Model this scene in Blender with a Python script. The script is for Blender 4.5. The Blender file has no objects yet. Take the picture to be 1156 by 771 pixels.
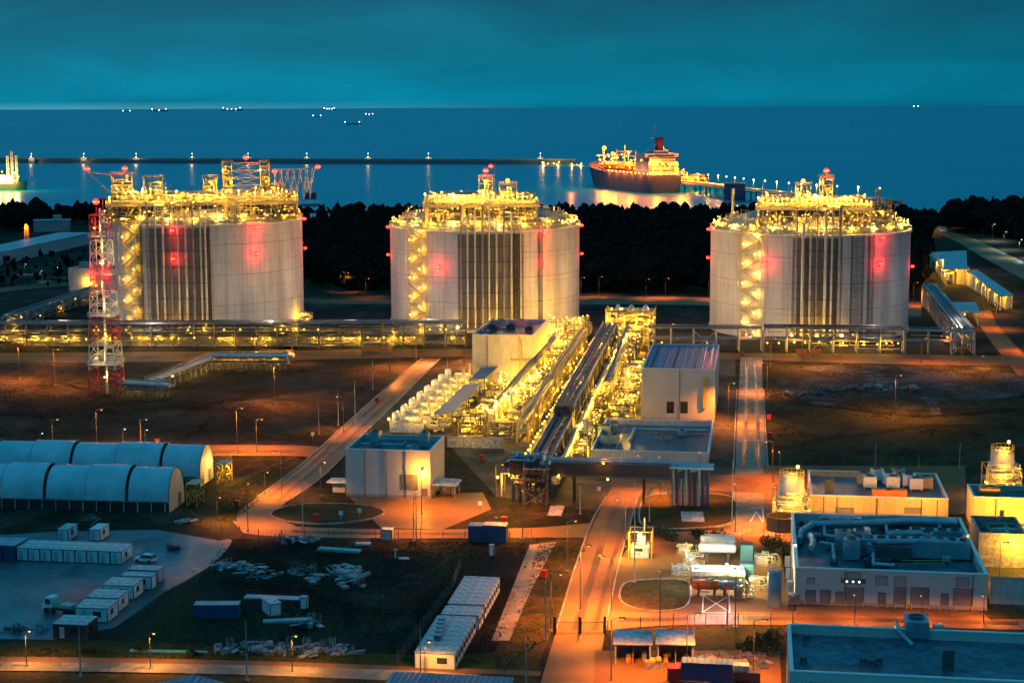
import bpy, math, random
from mathutils import Matrix, Vector
R_ = random.Random(7)
PI = math.pi
sc = bpy.context.scene
COL = sc.collection
# ------------------------------------------------------------------ camera model (pixels of the 1156x771 photograph -> metres on the ground)
F, H, W, HT = 1860., 90., 1156., 771.
TH = math.radians(8.09); ROLL = math.radians(-0.22); A = math.radians(8.5)
cT, sT, cR, sR, cA, sA = math.cos(TH), math.sin(TH), math.cos(ROLL), math.sin(ROLL), math.cos(A), math.sin(A)
def ray(px, py):
    x = (px-W/2)/F; y = -(py-HT/2)/F
    x, y = cR*x-sR*y, sR*x+cR*y
    return (x, y*sT+cT, y*cT-sT)
def at(px, py, z=0.):
    d = ray(px, py); t = (z-H)/d[2]
    return (d[0]*t, d[1]*t)
def proj(X, Y, Z):
    z = Z-H; u = Y*sT+z*cT; f = Y*cT-z*sT
    x, y = X/f, u/f
    x, y = cR*x+sR*y, -sR*x+cR*y
    return (W/2+F*x, HT/2-F*y)
def uv(p): return (p[0]*cA-p[1]*sA, p[0]*sA+p[1]*cA)
def xy(u, v): return (u*cA+v*sA, -u*sA+v*cA)
def auv(px, py, z=0.): return uv(at(px, py, z))
def bis(f, lo, hi):
    a = f(lo)
    for _ in range(50):
        m = (lo+hi)/2; b = f(m)
        if (b > 0) == (a > 0): lo = m
        else: hi = m
    return (lo+hi)/2
def inpoly(x, y, P):
    c = False; j = len(P)-1
    for i in range(len(P)):
        if (P[i][1] > y) != (P[j][1] > y) and x < (P[j][0]-P[i][0])*(y-P[i][1])/(P[j][1]-P[i][1])+P[i][0]: c = not c
        j = i
    return c
def smooth(P, n=8, closed=False):
    out = []; N = len(P)
    rng = range(N) if closed else range(N-1)
    for i in rng:
        g = (lambda k: P[k % N]) if closed else (lambda k: P[max(0, min(N-1, k))])
        p0, p1, p2, p3 = g(i-1), g(i), g(i+1), g(i+2)
        for k in range(n):
            t = k/n
            out.append(tuple(.5*(2*b+(c-a)*t+(2*a-5*b+4*c-d)*t*t+(3*b-a-3*c+d)*t**3) for a, b, c, d in zip(p0, p1, p2, p3)))
    if not closed: out.append(tuple(P[-1]))
    return out
# ------------------------------------------------------------------ mesh builder
class MB:
    def __init__(s): s.v = []; s.f = []; s.mi = []; s.c = 0
    def add(s, V, Fs):
        o = len(s.v); s.v += V
        for f in Fs: s.f.append([i+o for i in f]); s.mi.append(s.c)
        return s
    def box(s, x0, x1, y0, y1, z0, z1):
        return s.add([(x0,y0,z0),(x1,y0,z0),(x1,y1,z0),(x0,y1,z0),(x0,y0,z1),(x1,y0,z1),(x1,y1,z1),(x0,y1,z1)],
                     [(0,3,2,1),(4,5,6,7),(0,1,5,4),(1,2,6,5),(2,3,7,6),(3,0,4,7)])
    def obox(s, c, d, rz=0., ry=0.):
        M = Matrix.Rotation(rz, 3, 'Z') @ Matrix.Rotation(ry, 3, 'Y'); V = []
        for z in (-.5, .5):
            for x, y in ((-.5,-.5),(.5,-.5),(.5,.5),(-.5,.5)):
                V.append(tuple(M @ Vector((x*d[0], y*d[1], z*d[2])) + Vector(c)))
        return s.add(V, [(0,3,2,1),(4,5,6,7),(0,1,5,4),(1,2,6,5),(2,3,7,6),(3,0,4,7)])
    def tube(s, p, q, r, n=8, r2=None, cap=True, ph=0.):
        p, q = Vector(p), Vector(q); d = q-p
        if d.length < 1e-6: return s
        d.normalize(); a = d.orthogonal().normalized(); b = d.cross(a)
        if r2 is None: r2 = r
        V = []
        for c, rr in ((p, r), (q, r2)):
            for i in range(n):
                t = 2*PI*i/n+ph; V.append(tuple(c+(a*math.cos(t)+b*math.sin(t))*rr))
        Fs = [(i, (i+1) % n, n+(i+1) % n, n+i) for i in range(n)]
        if cap: Fs += [tuple(range(n-1, -1, -1)), tuple(range(n, 2*n))]
        return s.add(V, Fs)
    def bar(s, p, q, w): return s.tube(p, q, w*.7071, 4, ph=PI/4)
    def path(s, P, r, n=8):
        for i in range(len(P)-1):
            a, b = Vector(P[i]), Vector(P[i+1]); d = (b-a)
            if d.length < 1e-6: continue
            d = d.normalized()*r*.8
            s.tube(a-d if i else a, b+d if i < len(P)-2 else b, r, n)
        return s
    def lathe(s, prof, n=24, c=(0,0,0), axis='z', close=False):
        V = []
        for r, z in prof:
            for i in range(n):
                t = 2*PI*i/n; x, y = r*math.cos(t), r*math.sin(t)
                V.append((c[0]+x, c[1]+y, c[2]+z) if axis == 'z' else (c[0]+z, c[1]+x, c[2]+y) if axis == 'x' else (c[0]+x, c[1]+z, c[2]+y))
        Fs = []
        for k in range(len(prof)-1):
            for i in range(n):
                j = (i+1) % n; q = (k*n+i, k*n+j, (k+1)*n+j, (k+1)*n+i)
                Fs.append(q if axis != 'y' else q[::-1])
        return s.add(V, Fs)
    def ball(s, c, r, n=10, k=6, sz=1.):
        return s.lathe([(max(1e-4, r*math.sin(PI*i/k)), -r*sz*math.cos(PI*i/k)) for i in range(k+1)], n, c)
    def capsule(s, c, L, r, axis='x', n=14):
        h = L/2; pr = [(.01*r,-h),(.55*r,-h+.07*r),(.85*r,-h+.24*r),(r,-h+.5*r),(r,h-.5*r),(.85*r,h-.24*r),(.55*r,h-.07*r),(.01*r,h)]
        return s.lathe(pr, n, c, axis)
    def prism(s, P, z0, z1):
        n = len(P); V = [(x,y,z0) for x,y in P]+[(x,y,z1) for x,y in P]
        return s.add(V, [tuple(range(n-1,-1,-1)), tuple(range(n,2*n))]+[(i,(i+1)%n,n+(i+1)%n,n+i) for i in range(n)])
    def sheet(s, P, z):
        return s.add([(x,y,z) for x,y in P], [tuple(range(len(P)))])
    def strip(s, L, Rr, z):
        n = len(L); V = [(p[0],p[1],z) for p in L]+[(p[0],p[1],z) for p in Rr]
        return s.add(V, [(i,n+i,n+i+1,i+1) for i in range(n-1)])
    def rail(s, P, h=1.1, w=.09, step=2.5, rails=(.55, 1.1), closed=False):
        Q = list(P)+([P[0]] if closed else [])
        for a, b in zip(Q, Q[1:]):
            a, b = Vector(a), Vector(b); n = max(1, int((b-a).length/step))
            for i in range(n): p = a+(b-a)*i/n; s.bar(p, p+Vector((0,0,h)), w)
            for r in rails: s.bar(a+Vector((0,0,h*r/1.1)), b+Vector((0,0,h*r/1.1)), w)
        e = Vector(Q[-1]); s.bar(e, e+Vector((0,0,h)), w)
        return s
    def lattice(s, x0, x1, y0, y1, z0, z1, n, w=.25, tx=1., br=True):
        cx, cy = (x0+x1)/2, (y0+y1)/2
        def C(k):
            t = k/n; f = 1+(tx-1)*t; z = z0+(z1-z0)*t
            return [(cx+(x-cx)*f, cy+(y-cy)*f, z) for x, y in ((x0,y0),(x1,y0),(x1,y1),(x0,y1))]
        for k in range(n):
            a, b = C(k), C(k+1)
            for i in range(4):
                j = (i+1) % 4
                s.bar(a[i], b[i], w); s.bar(b[i], b[j], w*.7)
                if br: s.bar(a[i], b[j], w*.5); s.bar(a[j], b[i], w*.5)
        return s
    def pipes(s, rng, B, n, r0=.1, r1=.3, seg=4, ns=6):
        x0,x1,y0,y1,z0,z1 = B
        for _ in range(n):
            p = [rng.uniform(x0,x1), rng.uniform(y0,y1), rng.uniform(z0,z1)]; r = rng.uniform(r0,r1)**1; P = [tuple(p)]; last = -1
            for _ in range(rng.randint(2,seg)):
                ax = rng.choice([i for i in (0,0,1,1,2) if i != last]); last = ax
                lo, hi = ((x0,x1),(y0,y1),(z0,z1))[ax]; p[ax] = rng.uniform(lo,hi); P.append(tuple(p))
            s.path(P, r, ns)
            if rng.random() < .5:
                q = P[-1]; s.tube((q[0],q[1],max(z0,q[2]-r*1.5)), (q[0],q[1],q[2]+r*1.5), r*1.9, 8)
        return s
    def build(s, name, m, parent=None, sm=False, kind=None):
        me = bpy.data.meshes.new(name); me.from_pydata(s.v, [], s.f)
        ms = m if isinstance(m, (list, tuple)) else [m]
        for x in ms: me.materials.append(M[x] if isinstance(x, str) else x)
        if len(ms) > 1: me.polygons.foreach_set('material_index', s.mi)
        if sm:
            me.polygons.foreach_set('use_smooth', [True]*len(me.polygons)); me.set_sharp_from_angle(angle=.7)
        me.update()
        o = bpy.data.objects.new(name, me); COL.objects.link(o)
        if parent: o.parent = parent
        if kind: o['kind'] = kind
        return o
def tag(o, label, cat, group=None):
    o['label'] = label; o['category'] = cat
    if group: o['group'] = group
    return o
def thing(name, label, cat, loc=(0,0,0), rz=0., group=None):
    o = bpy.data.objects.new(name, None); COL.objects.link(o); o.empty_display_size = .5
    o.location = loc if len(loc) == 3 else (loc[0], loc[1], 0.); o.rotation_euler = (0,0,rz)
    return tag(o, label, cat, group)
KIDS = {}
def copy_tree(o, parent=None):
    c = o.copy(); COL.objects.link(c)
    if parent: c.parent = parent
    for ch in list(o.children): copy_tree(ch, c)
    return c
def clone(o, loc, rz=None, label=None, group=None):
    c = copy_tree(o); c.location = loc if len(loc) == 3 else (loc[0], loc[1], 0.)
    if rz is not None: c.rotation_euler = (0,0,rz)
    if label: c['label'] = label
    if group: c['group'] = group
    return c
LC = {}
COLS = dict(orange=(1.,.25,.012), yellow=(1.,.49,.028), warm=(1.,.60,.11), white=(.85,1.,.92), red=(1.,.02,.02), amber=(1.,.36,.025), neutral=(1.,.80,.62), cool=(.6,.9,1.))
def light(loc, col, P, r=.3, parent=None, spot=0):
    k = (col, P, r, spot)
    if k not in LC:
        l = bpy.data.lights.new('lamp_light', 'SPOT' if spot else 'POINT'); l.color = COLS[col]; l.energy = P; l.shadow_soft_size = r; LC[k] = l
        if spot: l.spot_size = math.radians(spot); l.spot_blend = .7
    o = bpy.data.objects.new('lamp_light', LC[k]); COL.objects.link(o); o.location = loc
    if parent: o.parent = parent
    return o
# ------------------------------------------------------------------ materials
M = {}
def nodes(name):
    m = bpy.data.materials.new(name); m.use_nodes = True; M[name] = m
    nt = m.node_tree; b = nt.nodes['Principled BSDF']
    return m, nt, b
def mat(name, c, rough=.7, metal=0., var=.25, scale=.4, c2=None, stretch=(1,1,1), bump=0., fine=None, world=False, lo=.45):
    m, nt, b = nodes(name); N, L = nt.nodes.new, nt.links.new
    b.inputs['Roughness'].default_value = rough; b.inputs['Metallic'].default_value = metal
    tc = N('ShaderNodeTexCoord'); mp = N('ShaderNodeMapping'); mp.inputs['Scale'].default_value = stretch
    if world:
        g = N('ShaderNodeNewGeometry'); L(g.outputs['Position'], mp.inputs['Vector'])
    else: L(tc.outputs['Object'], mp.inputs['Vector'])
    n = N('ShaderNodeTexNoise'); n.inputs['Scale'].default_value = scale; n.inputs['Detail'].default_value = 6; n.inputs['Roughness'].default_value = .65
    L(mp.outputs[0], n.inputs['Vector'])
    r = N('ShaderNodeValToRGB'); e = r.color_ramp.elements; e[0].position = .3; e[1].position = .7
    d = c2 if c2 else tuple(x*(1-var) for x in c)
    u = c if c2 else tuple(min(1, x*(1+var*.6)) for x in c)
    e[0].color = (*d, 1); e[1].color = (*u, 1)
    L(n.outputs[0], r.inputs[0]); out = r.outputs[0]
    if fine:
        n2 = N('ShaderNodeTexNoise'); n2.inputs['Scale'].default_value = fine; n2.inputs['Detail'].default_value = 5; L(mp.outputs[0], n2.inputs['Vector'])
        r2 = N('ShaderNodeValToRGB'); r2.color_ramp.elements[0].position = .3; r2.color_ramp.elements[0].color = (lo,lo,lo,1); r2.color_ramp.elements[1].position = .7; r2.color_ramp.elements[1].color = (1.1+.4*(.85-lo),)*3+(1,)
        L(n2.outputs[0], r2.inputs[0]); mx = N('ShaderNodeMixRGB'); mx.blend_type = 'MULTIPLY'; mx.inputs[0].default_value = 1
        L(out, mx.inputs[1]); L(r2.outputs[0], mx.inputs[2]); out = mx.outputs[0]
    L(out, b.inputs['Base Color'])
    if bump:
        bp = N('ShaderNodeBump'); bp.inputs['Strength'].default_value = bump; bp.inputs['Distance'].default_value = .3
        L(n.outputs[0], bp.inputs['Height']); L(bp.outputs[0], b.inputs['Normal'])
    if name.startswith(('foliage','grass','bark')): b.inputs['Specular IOR Level'].default_value = .05
    if name.startswith('roof'): b.inputs['Specular IOR Level'].default_value = .22
    return m
def glow(name, c, s):
    m, nt, b = nodes(name); b.inputs['Base Color'].default_value = (*c, 1)
    b.inputs['Emission Color'].default_value = (*c, 1); b.inputs['Emission Strength'].default_value = s
    m.cycles.emission_sampling = 'NONE'
    return m
glow('glow_yellow', (1.,.55,.07), 3.2); glow('glow_warm', (1.,.68,.17), 3.4); glow('glow_orange', (1.,.33,.03), 2.6)
glow('glow_white', (.85,1.,.95), 5); glow('glow_red', (1.,.12,.012), 3.2); glow('lens_red', (1.,.012,.04), 3.0)
mat('steel_galv', (.42,.43,.43), .5, .3, .25, .8)
mat('steel_dark', (.10,.11,.12), .55, .3, .3, .8)
mat('steel_tan', (.46,.38,.22), .6, .1, .25, .8)
mat('pipe_pale', (.60,.57,.48), .35, .3, .2, .5); mat('pipe_warm', (.62,.52,.30), .4, .2, .3, .5)
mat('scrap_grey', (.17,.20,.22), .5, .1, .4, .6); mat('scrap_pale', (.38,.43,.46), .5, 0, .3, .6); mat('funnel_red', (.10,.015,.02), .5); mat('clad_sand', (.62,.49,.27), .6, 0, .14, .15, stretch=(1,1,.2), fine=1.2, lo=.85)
mat('pipe_dark', (.05,.07,.09), .4, .2, .3, .5)
mat('pipe_blue', (.24,.40,.47), .32, .35, .3, .4)
mat('paint_yellow', (.60,.42,.06), .5)
mat('paint_red', (.55,.03,.02), .5); mat('paint_white', (.78,.78,.76), .5, 0, .12, .6)
mat('paint_dark', (.03,.035,.04), .5); mat('paint_teal', (.10,.45,.42), .4); mat('paint_blue', (.02,.06,.16), .5)
mat('paint_orange', (.75,.22,.04), .6)
mat('clad_white', (.60,.60,.58), .55, 0, .12, .15, stretch=(1,1,.2), fine=1.5, lo=.82)
mat('clad_cream', (.62,.58,.50), .6, 0, .14, .15, stretch=(1,1,.2), fine=1.2, lo=.82)
mat('clad_grey', (.36,.36,.37), .6, 0, .15, .2)
mat('roof_membrane', (.085,.15,.20), .34, 0, .6, .12, fine=.7)
mat('roof_light', (.48,.58,.60), .5, 0, .25, .2, fine=1.0)
mat('roof_blue', (.10,.22,.30), .4, 0, .25, .2)
mat('window_glass', (.02,.03,.04), .1); mat('door_grey', (.22,.21,.20), .6)
mat('rubber', (.02,.02,.02), .8)
mat('module_white', (.70,.72,.72), .45, 0, .2, .35, fine=1.5)
mat('module_grey', (.40,.44,.46), .5, 0, .25, .35)
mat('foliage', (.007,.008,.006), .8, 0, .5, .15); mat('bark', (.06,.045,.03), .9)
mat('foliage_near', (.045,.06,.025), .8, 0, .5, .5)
mat('concrete', (.36,.34,.31), .8, 0, .3, .15, fine=1.2)
mat('concrete_pale', (.52,.50,.46), .8, 0, .3, .15, fine=1.2)
def ribbed(name, c, freq, ax=0, rough=.4, depth=.4, var=.15):
    m = mat(name, c, rough, 0, var, .2); nt = m.node_tree; N, L = nt.nodes.new, nt.links.new; b = nt.nodes['Principled BSDF']
    tc = N('ShaderNodeTexCoord'); sx = N('ShaderNodeSeparateXYZ'); L(tc.outputs['Object'], sx.inputs[0])
    ml = N('ShaderNodeMath'); ml.operation = 'MULTIPLY'; ml.inputs[1].default_value = freq*2*PI; L(sx.outputs[ax], ml.inputs[0])
    sn = N('ShaderNodeMath'); sn.operation = 'SINE'; L(ml.outputs[0], sn.inputs[0])
    bp = N('ShaderNodeBump'); bp.inputs['Strength'].default_value = depth; bp.inputs['Distance'].default_value = .25/freq*.3
    L(sn.outputs[0], bp.inputs['Height']); L(bp.outputs[0], b.inputs['Normal'])
    return m
ribbed('clad_rib', (.60,.565,.52), 1.6, 0, .55, .16, .08); ribbed('clad_rib_side', (.58,.57,.55), .8, 1, .55, .5)
ribbed('roof_rib', (.10,.20,.30), 1.2, 0, .35, .8)
ribbed('module_rib', (.70,.75,.76), 2.6, 0, .45, .5, .25)
mat('pipe_backing', (.19,.165,.145), .7, 0, .5, .3, stretch=(3,3,.15))
mat('pipe_mid', (.30,.29,.27), .4, .3, .35, .5)
# tank concrete: cylindrical panel joints + rain streaks
def tank_mat():
    m, nt, b = nodes('tank_concrete'); N, L = nt.nodes.new, nt.links.new
    b.inputs['Roughness'].default_value = .75
    tc = N('ShaderNodeTexCoord'); sx = N('ShaderNodeSeparateXYZ'); L(tc.outputs['Object'], sx.inputs[0])
    an = N('ShaderNodeMath'); an.operation = 'ARCTAN2'; L(sx.outputs[0], an.inputs[0]); L(sx.outputs[1], an.inputs[1])
    mu = N('ShaderNodeMath'); mu.operation = 'MULTIPLY'; mu.inputs[1].default_value = 40; L(an.outputs[0], mu.inputs[0])
    cb = N('ShaderNodeCombineXYZ'); L(mu.outputs[0], cb.inputs[0]); L(sx.outputs[2], cb.inputs[1])
    def noise(s, st, lo, hi, c0, c1):
        mp = N('ShaderNodeMapping'); mp.inputs['Scale'].default_value = st; L(cb.outputs[0], mp.inputs[0])
        n = N('ShaderNodeTexNoise'); n.inputs['Scale'].default_value = s; n.inputs['Detail'].default_value = 7; n.inputs['Roughness'].default_value = .6; L(mp.outputs[0], n.inputs[0])
        r = N('ShaderNodeValToRGB'); r.color_ramp.elements[0].position = lo; r.color_ramp.elements[1].position = hi
        r.color_ramp.elements[0].color = (*c0, 1); r.color_ramp.elements[1].color = (*c1, 1); L(n.outputs[0], r.inputs[0]); return r.outputs[0]
    base = noise(.12, (1,.6,1), .3, .75, (.50,.475,.46), (.64,.61,.59))
    st = noise(1.0, (.8,.03,1), .34, .56, (.78,.765,.75), (1.04,1.04,1.04))
    st2 = noise(1.0, (.07,.012,1), .34, .50, (.70,.69,.69), (1,1,1))
    def mul(a, c):
        x = N('ShaderNodeMixRGB'); x.blend_type = 'MULTIPLY'; x.inputs[0].default_value = 1; L(a, x.inputs[1]); L(c, x.inputs[2]); return x.outputs[0]
    br = N('ShaderNodeTexBrick'); br.offset = 0.; br.inputs['Scale'].default_value = 1; br.inputs['Brick Width'].default_value = 8.4; br.inputs['Row Height'].default_value = 10.
    br.inputs['Mortar Size'].default_value = .09; br.inputs['Color1'].default_value = (1,1,1,1); br.inputs['Color2'].default_value = (.93,.93,.93,1); br.inputs['Mortar'].default_value = (.66,.65,.64,1)
    L(cb.outputs[0], br.inputs['Vector'])
    L(mul(mul(mul(base, st), st2), br.outputs[0]), b.inputs['Base Color'])
tank_mat()
def ground_mat(name, cols, scales, rough=.9, bump=.3, wet=None, fa=(.5,1.4), fs=1.3):
    """layered patches: cols[0] base, each further colour laid over it where its own noise is high"""
    m, nt, b = nodes(name); N, L = nt.nodes.new, nt.links.new
    g = N('ShaderNodeNewGeometry'); out = None
    for i, c in enumerate(cols):
        if out is None:
            rgb = N('ShaderNodeRGB'); rgb.outputs[0].default_value = (*c, 1); out = rgb.outputs[0]; continue
        s, lo, hi = scales[i-1]
        mp = N('ShaderNodeMapping'); mp.inputs['Location'].default_value = (37*i, 11*i, 0); mp.inputs['Scale'].default_value = (1,.8,1); L(g.outputs['Position'], mp.inputs[0])
        n = N('ShaderNodeTexNoise'); n.inputs['Scale'].default_value = s; n.inputs['Detail'].default_value = 8; n.inputs['Roughness'].default_value = .68; n.inputs['Distortion'].default_value = .6; L(mp.outputs[0], n.inputs[0])
        r = N('ShaderNodeValToRGB'); r.color_ramp.elements[0].position = lo; r.color_ramp.elements[1].position = hi; L(n.outputs[0], r.inputs[0])
        mx = N('ShaderNodeMixRGB'); mx.inputs[2].default_value = (*c, 1); L(r.outputs[0], mx.inputs[0]); L(out, mx.inputs[1]); out = mx.outputs[0]
    n = N('ShaderNodeTexNoise'); n.inputs['Scale'].default_value = fs; n.inputs['Detail'].default_value = 8; n.inputs['Roughness'].default_value = .7; L(g.outputs['Position'], n.inputs[0])
    r = N('ShaderNodeValToRGB'); r.color_ramp.elements[0].position = .3; r.color_ramp.elements[0].color = (fa[0],)*3+(1,); r.color_ramp.elements[1].position = .7; r.color_ramp.elements[1].color = (fa[1],)*3+(1,); L(n.outputs[0], r.inputs[0])
    mx = N('ShaderNodeMixRGB'); mx.blend_type = 'MULTIPLY'; mx.inputs[0].default_value = 1; L(out, mx.inputs[1]); L(r.outputs[0], mx.inputs[2]); L(mx.outputs[0], b.inputs['Base Color'])
    b.inputs['Roughness'].default_value = rough; b.inputs['Specular IOR Level'].default_value = (.10 if name.startswith('road') else .65) if wet else .06
    if wet:
        n3 = N('ShaderNodeTexNoise'); n3.inputs['Scale'].default_value = wet[0]; n3.inputs['Detail'].default_value = 5; L(g.outputs['Position'], n3.inputs[0])
        r3 = N('ShaderNodeMapRange'); r3.inputs[1].default_value = .35; r3.inputs[2].default_value = .65; r3.inputs[3].default_value = wet[1]; r3.inputs[4].default_value = rough; L(n3.outputs[0], r3.inputs[0]); L(r3.outputs[0], b.inputs['Roughness'])
    bp = N('ShaderNodeBump'); bp.inputs['Strength'].default_value = bump; bp.inputs['Distance'].default_value = .25; L(n.outputs[0], bp.inputs['Height']); L(bp.outputs[0], b.inputs['Normal'])
    return m
ground_mat('soil', [(.042,.034,.026),(.020,.024,.012),(.075,.058,.042),(.010,.012,.009),(.055,.040,.028)], [(.02,.44,.56),(.05,.5,.60),(.016,.50,.58),(.11,.52,.62)], bump=.6, fa=(.3,1.6))
ground_mat('field_green', [(.036,.044,.014),(.055,.048,.024),(.018,.026,.008),(.075,.078,.062),(.020,.018,.010)], [(.03,.45,.56),(.06,.5,.6),(.045,.60,.66),(.09,.52,.62)], bump=.6, fa=(.3,1.6))
ground_mat('rubble_pale', [(.085,.092,.095),(.035,.036,.03),(.13,.135,.135)], [(.06,.44,.54),(.12,.56,.66)], bump=.5, fa=(.4,1.5))
ground_mat('yard_asphalt', [(.07,.09,.11),(.14,.165,.19),(.03,.038,.045),(.10,.12,.14)], [(.035,.46,.56),(.06,.5,.6),(.15,.5,.62)], .55, .1, (.05,.22), fa=(.7,1.2), fs=2.5)
ground_mat('yard_soil', [(.018,.019,.017),(.030,.034,.016),(.045,.045,.042),(.008,.009,.008)], [(.04,.46,.56),(.07,.52,.62),(.03,.5,.58)], bump=.5, fa=(.3,1.7))
ground_mat('grass', [(.050,.056,.012),(.080,.062,.018),(.026,.034,.010)], [(.05,.45,.56),(.15,.5,.6)], bump=.6, fa=(.4,1.5), fs=2.2)
ground_mat('grass_dry', [(.075,.052,.020),(.040,.042,.014),(.10,.062,.026)], [(.06,.45,.56),(.2,.5,.6)], bump=.6, fa=(.4,1.5), fs=2.2)
ground_mat('road_paver', [(.235,.128,.050),(.16,.09,.04),(.29,.165,.066)], [(.05,.45,.6),(.02,.48,.6)], .58, .03, (.06,.38), fa=(.82,1.12), fs=4)
ground_mat('road_red', [(.225,.112,.046),(.14,.075,.036),(.27,.14,.06)], [(.05,.45,.6),(.02,.48,.6)], .7, .05, fa=(.8,1.15), fs=3)
ground_mat('road_concrete', [(.33,.27,.19),(.22,.18,.13),(.40,.33,.24)], [(.07,.45,.58),(.2,.5,.62)], .8, .05, fa=(.75,1.15), fs=3)
ground_mat('plant_floor', [(.10,.085,.062),(.055,.05,.036),(.15,.13,.10),(.035,.038,.022)], [(.06,.45,.58),(.13,.5,.62),(.03,.5,.6)], .8, .2, fa=(.5,1.4), fs=2)
ground_mat('road_wear', [(.115,.068,.036),(.16,.095,.045),(.08,.05,.03)], [(.06,.45,.58),(.02,.48,.6)], .5, .03, (.06,.32), fa=(.8,1.15), fs=4)
# ------------------------------------------------------------------ world, sun, camera
w = bpy.data.worlds.new('World'); sc.world = w; w.use_nodes = True
nt = w.node_tree; N, L = nt.nodes.new, nt.links.new; bg = nt.nodes['Background']
tc = N('ShaderNodeTexCoord'); sx = N('ShaderNodeSeparateXYZ'); L(tc.outputs['Generated'], sx.inputs[0])
rp = N('ShaderNodeValToRGB'); L(sx.outputs[2], rp.inputs[0]); e = rp.color_ramp.elements
e[0].position = 0; e[0].color = (.002,.150,.255,1); e[1].position = 1; e[1].color = (.030,.27,.46,1)
for p, c in ((.005,(.001,.195,.315)), (.022,(.001,.168,.268)), (.042,(.002,.140,.225)), (.064,(.004,.105,.175)), (.12,(.006,.13,.21)), (.30,(.012,.19,.36))):
    x = e.new(p); x.color = (*c, 1)
# soft horizontal cloud streaks
mp = N('ShaderNodeMapping'); mp.inputs['Scale'].default_value = (3.2,3.2,15); L(tc.outputs['Generated'], mp.inputs[0])
nz = N('ShaderNodeTexNoise'); nz.inputs['Scale'].default_value = 2.2; nz.inputs['Detail'].default_value = 7; nz.inputs['Roughness'].default_value = .55; nz.inputs['Distortion'].default_value = .5; L(mp.outputs[0], nz.inputs[0])
cr = N('ShaderNodeMapRange'); cr.inputs[1].default_value = .3; cr.inputs[2].default_value = .72; cr.inputs[3].default_value = .84; cr.inputs[4].default_value = 1.25; L(nz.outputs[0], cr.inputs[0])
m1 = N('ShaderNodeMixRGB'); m1.blend_type = 'MULTIPLY'; m1.inputs[0].default_value = 1; L(rp.outputs[0], m1.inputs[1]); L(cr.outputs[0], m1.inputs[2])
# pale clear strip low over the sea towards the left, where the sun went down
hz = N('ShaderNodeValToRGB'); h = hz.color_ramp.elements; h[0].position = 0; h[0].color = (.5,.5,.5,1); h[1].position = .0030; h[1].color = (0,0,0,1)
x = h.new(.0006); x.color = (1,1,1,1); L(sx.outputs[2], hz.inputs[0])
lf = N('ShaderNodeMapRange'); lf.inputs[1].default_value = .02; lf.inputs[2].default_value = -.24; L(sx.outputs[0], lf.inputs[0])
mm = N('ShaderNodeMath'); mm.operation = 'MULTIPLY'; L(hz.outputs[0], mm.inputs[0]); L(lf.outputs[0], mm.inputs[1])
m2 = N('ShaderNodeMixRGB'); m2.blend_type = 'ADD'; L(mm.outputs[0], m2.inputs[0]); L(m1.outputs[0], m2.inputs[1]); m2.inputs[2].default_value = (.10,.28,.30,1)
sky = N('ShaderNodeTexSky'); sky.sky_type = 'NISHITA'; sky.sun_disc = False; sky.sun_elevation = math.radians(-3); sky.sun_rotation = math.radians(-60)
m3 = N('ShaderNodeMixRGB'); m3.blend_type = 'ADD'; m3.inputs[0].default_value = .02; L(m2.outputs[0], m3.inputs[1]); L(sky.outputs[0], m3.inputs[2])
rt = N('ShaderNodeMapRange'); rt.inputs[1].default_value = -.05; rt.inputs[2].default_value = .42; rt.inputs[3].default_value = 1.0; rt.inputs[4].default_value = .66; L(sx.outputs[0], rt.inputs[0])
m4 = N('ShaderNodeMixRGB'); m4.blend_type = 'MULTIPLY'; m4.inputs[0].default_value = 1; L(m3.outputs[0], m4.inputs[1]); L(rt.outputs[0], m4.inputs[2])
L(m4.outputs[0], bg.inputs[0]); bg.inputs[1].default_value = 1.0
sl = bpy.data.lights.new('sun', 'SUN'); sl.energy = .12; sl.angle = math.radians(40); sl.color = (.15,.65,1.)
so = bpy.data.objects.new('sun', sl); COL.objects.link(so); so.rotation_euler = (math.radians(35), 0, math.radians(-60))
cam = bpy.data.cameras.new('camera'); co = bpy.data.objects.new('camera', cam); COL.objects.link(co); sc.camera = co
cam.sensor_width = 36; cam.sensor_fit = 'HORIZONTAL'; cam.lens = 36*F/W; cam.clip_start = 1; cam.clip_end = 400000
r0, u0, f0 = Vector((1,0,0)), Vector((0,sT,cT)), Vector((0,cT,-sT))
Xc = r0*cR+u0*sR; Yc = -r0*sR+u0*cR
co.matrix_world = Matrix(((Xc.x,Yc.x,-f0.x,0),(Xc.y,Yc.y,-f0.y,0),(Xc.z,Yc.z,-f0.z,H),(0,0,0,1)))
sc.view_settings.view_transform = 'Standard'; sc.view_settings.look = 'None'; sc.view_settings.exposure = .1; sc.view_settings.gamma = 1
sc.cycles.use_denoising = True; sc.cycles.denoiser = 'OPENIMAGEDENOISE'; sc.cycles.denoising_input_passes = 'RGB_ALBEDO_NORMAL'
sc.cycles.use_light_tree = True; sc.cycles.max_bounces = 4; sc.cycles.diffuse_bounces = 2; sc.cycles.glossy_bounces = 3; sc.cycles.transmission_bounces = 2
sc.cycles.sample_clamp_indirect = 2.5; sc.cycles.sample_clamp_direct = 0; sc.cycles.caustics_reflective = False; sc.cycles.caustics_refractive = False
sc.cycles.use_adaptive_sampling = True; sc.cycles.adaptive_threshold = .02
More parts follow.
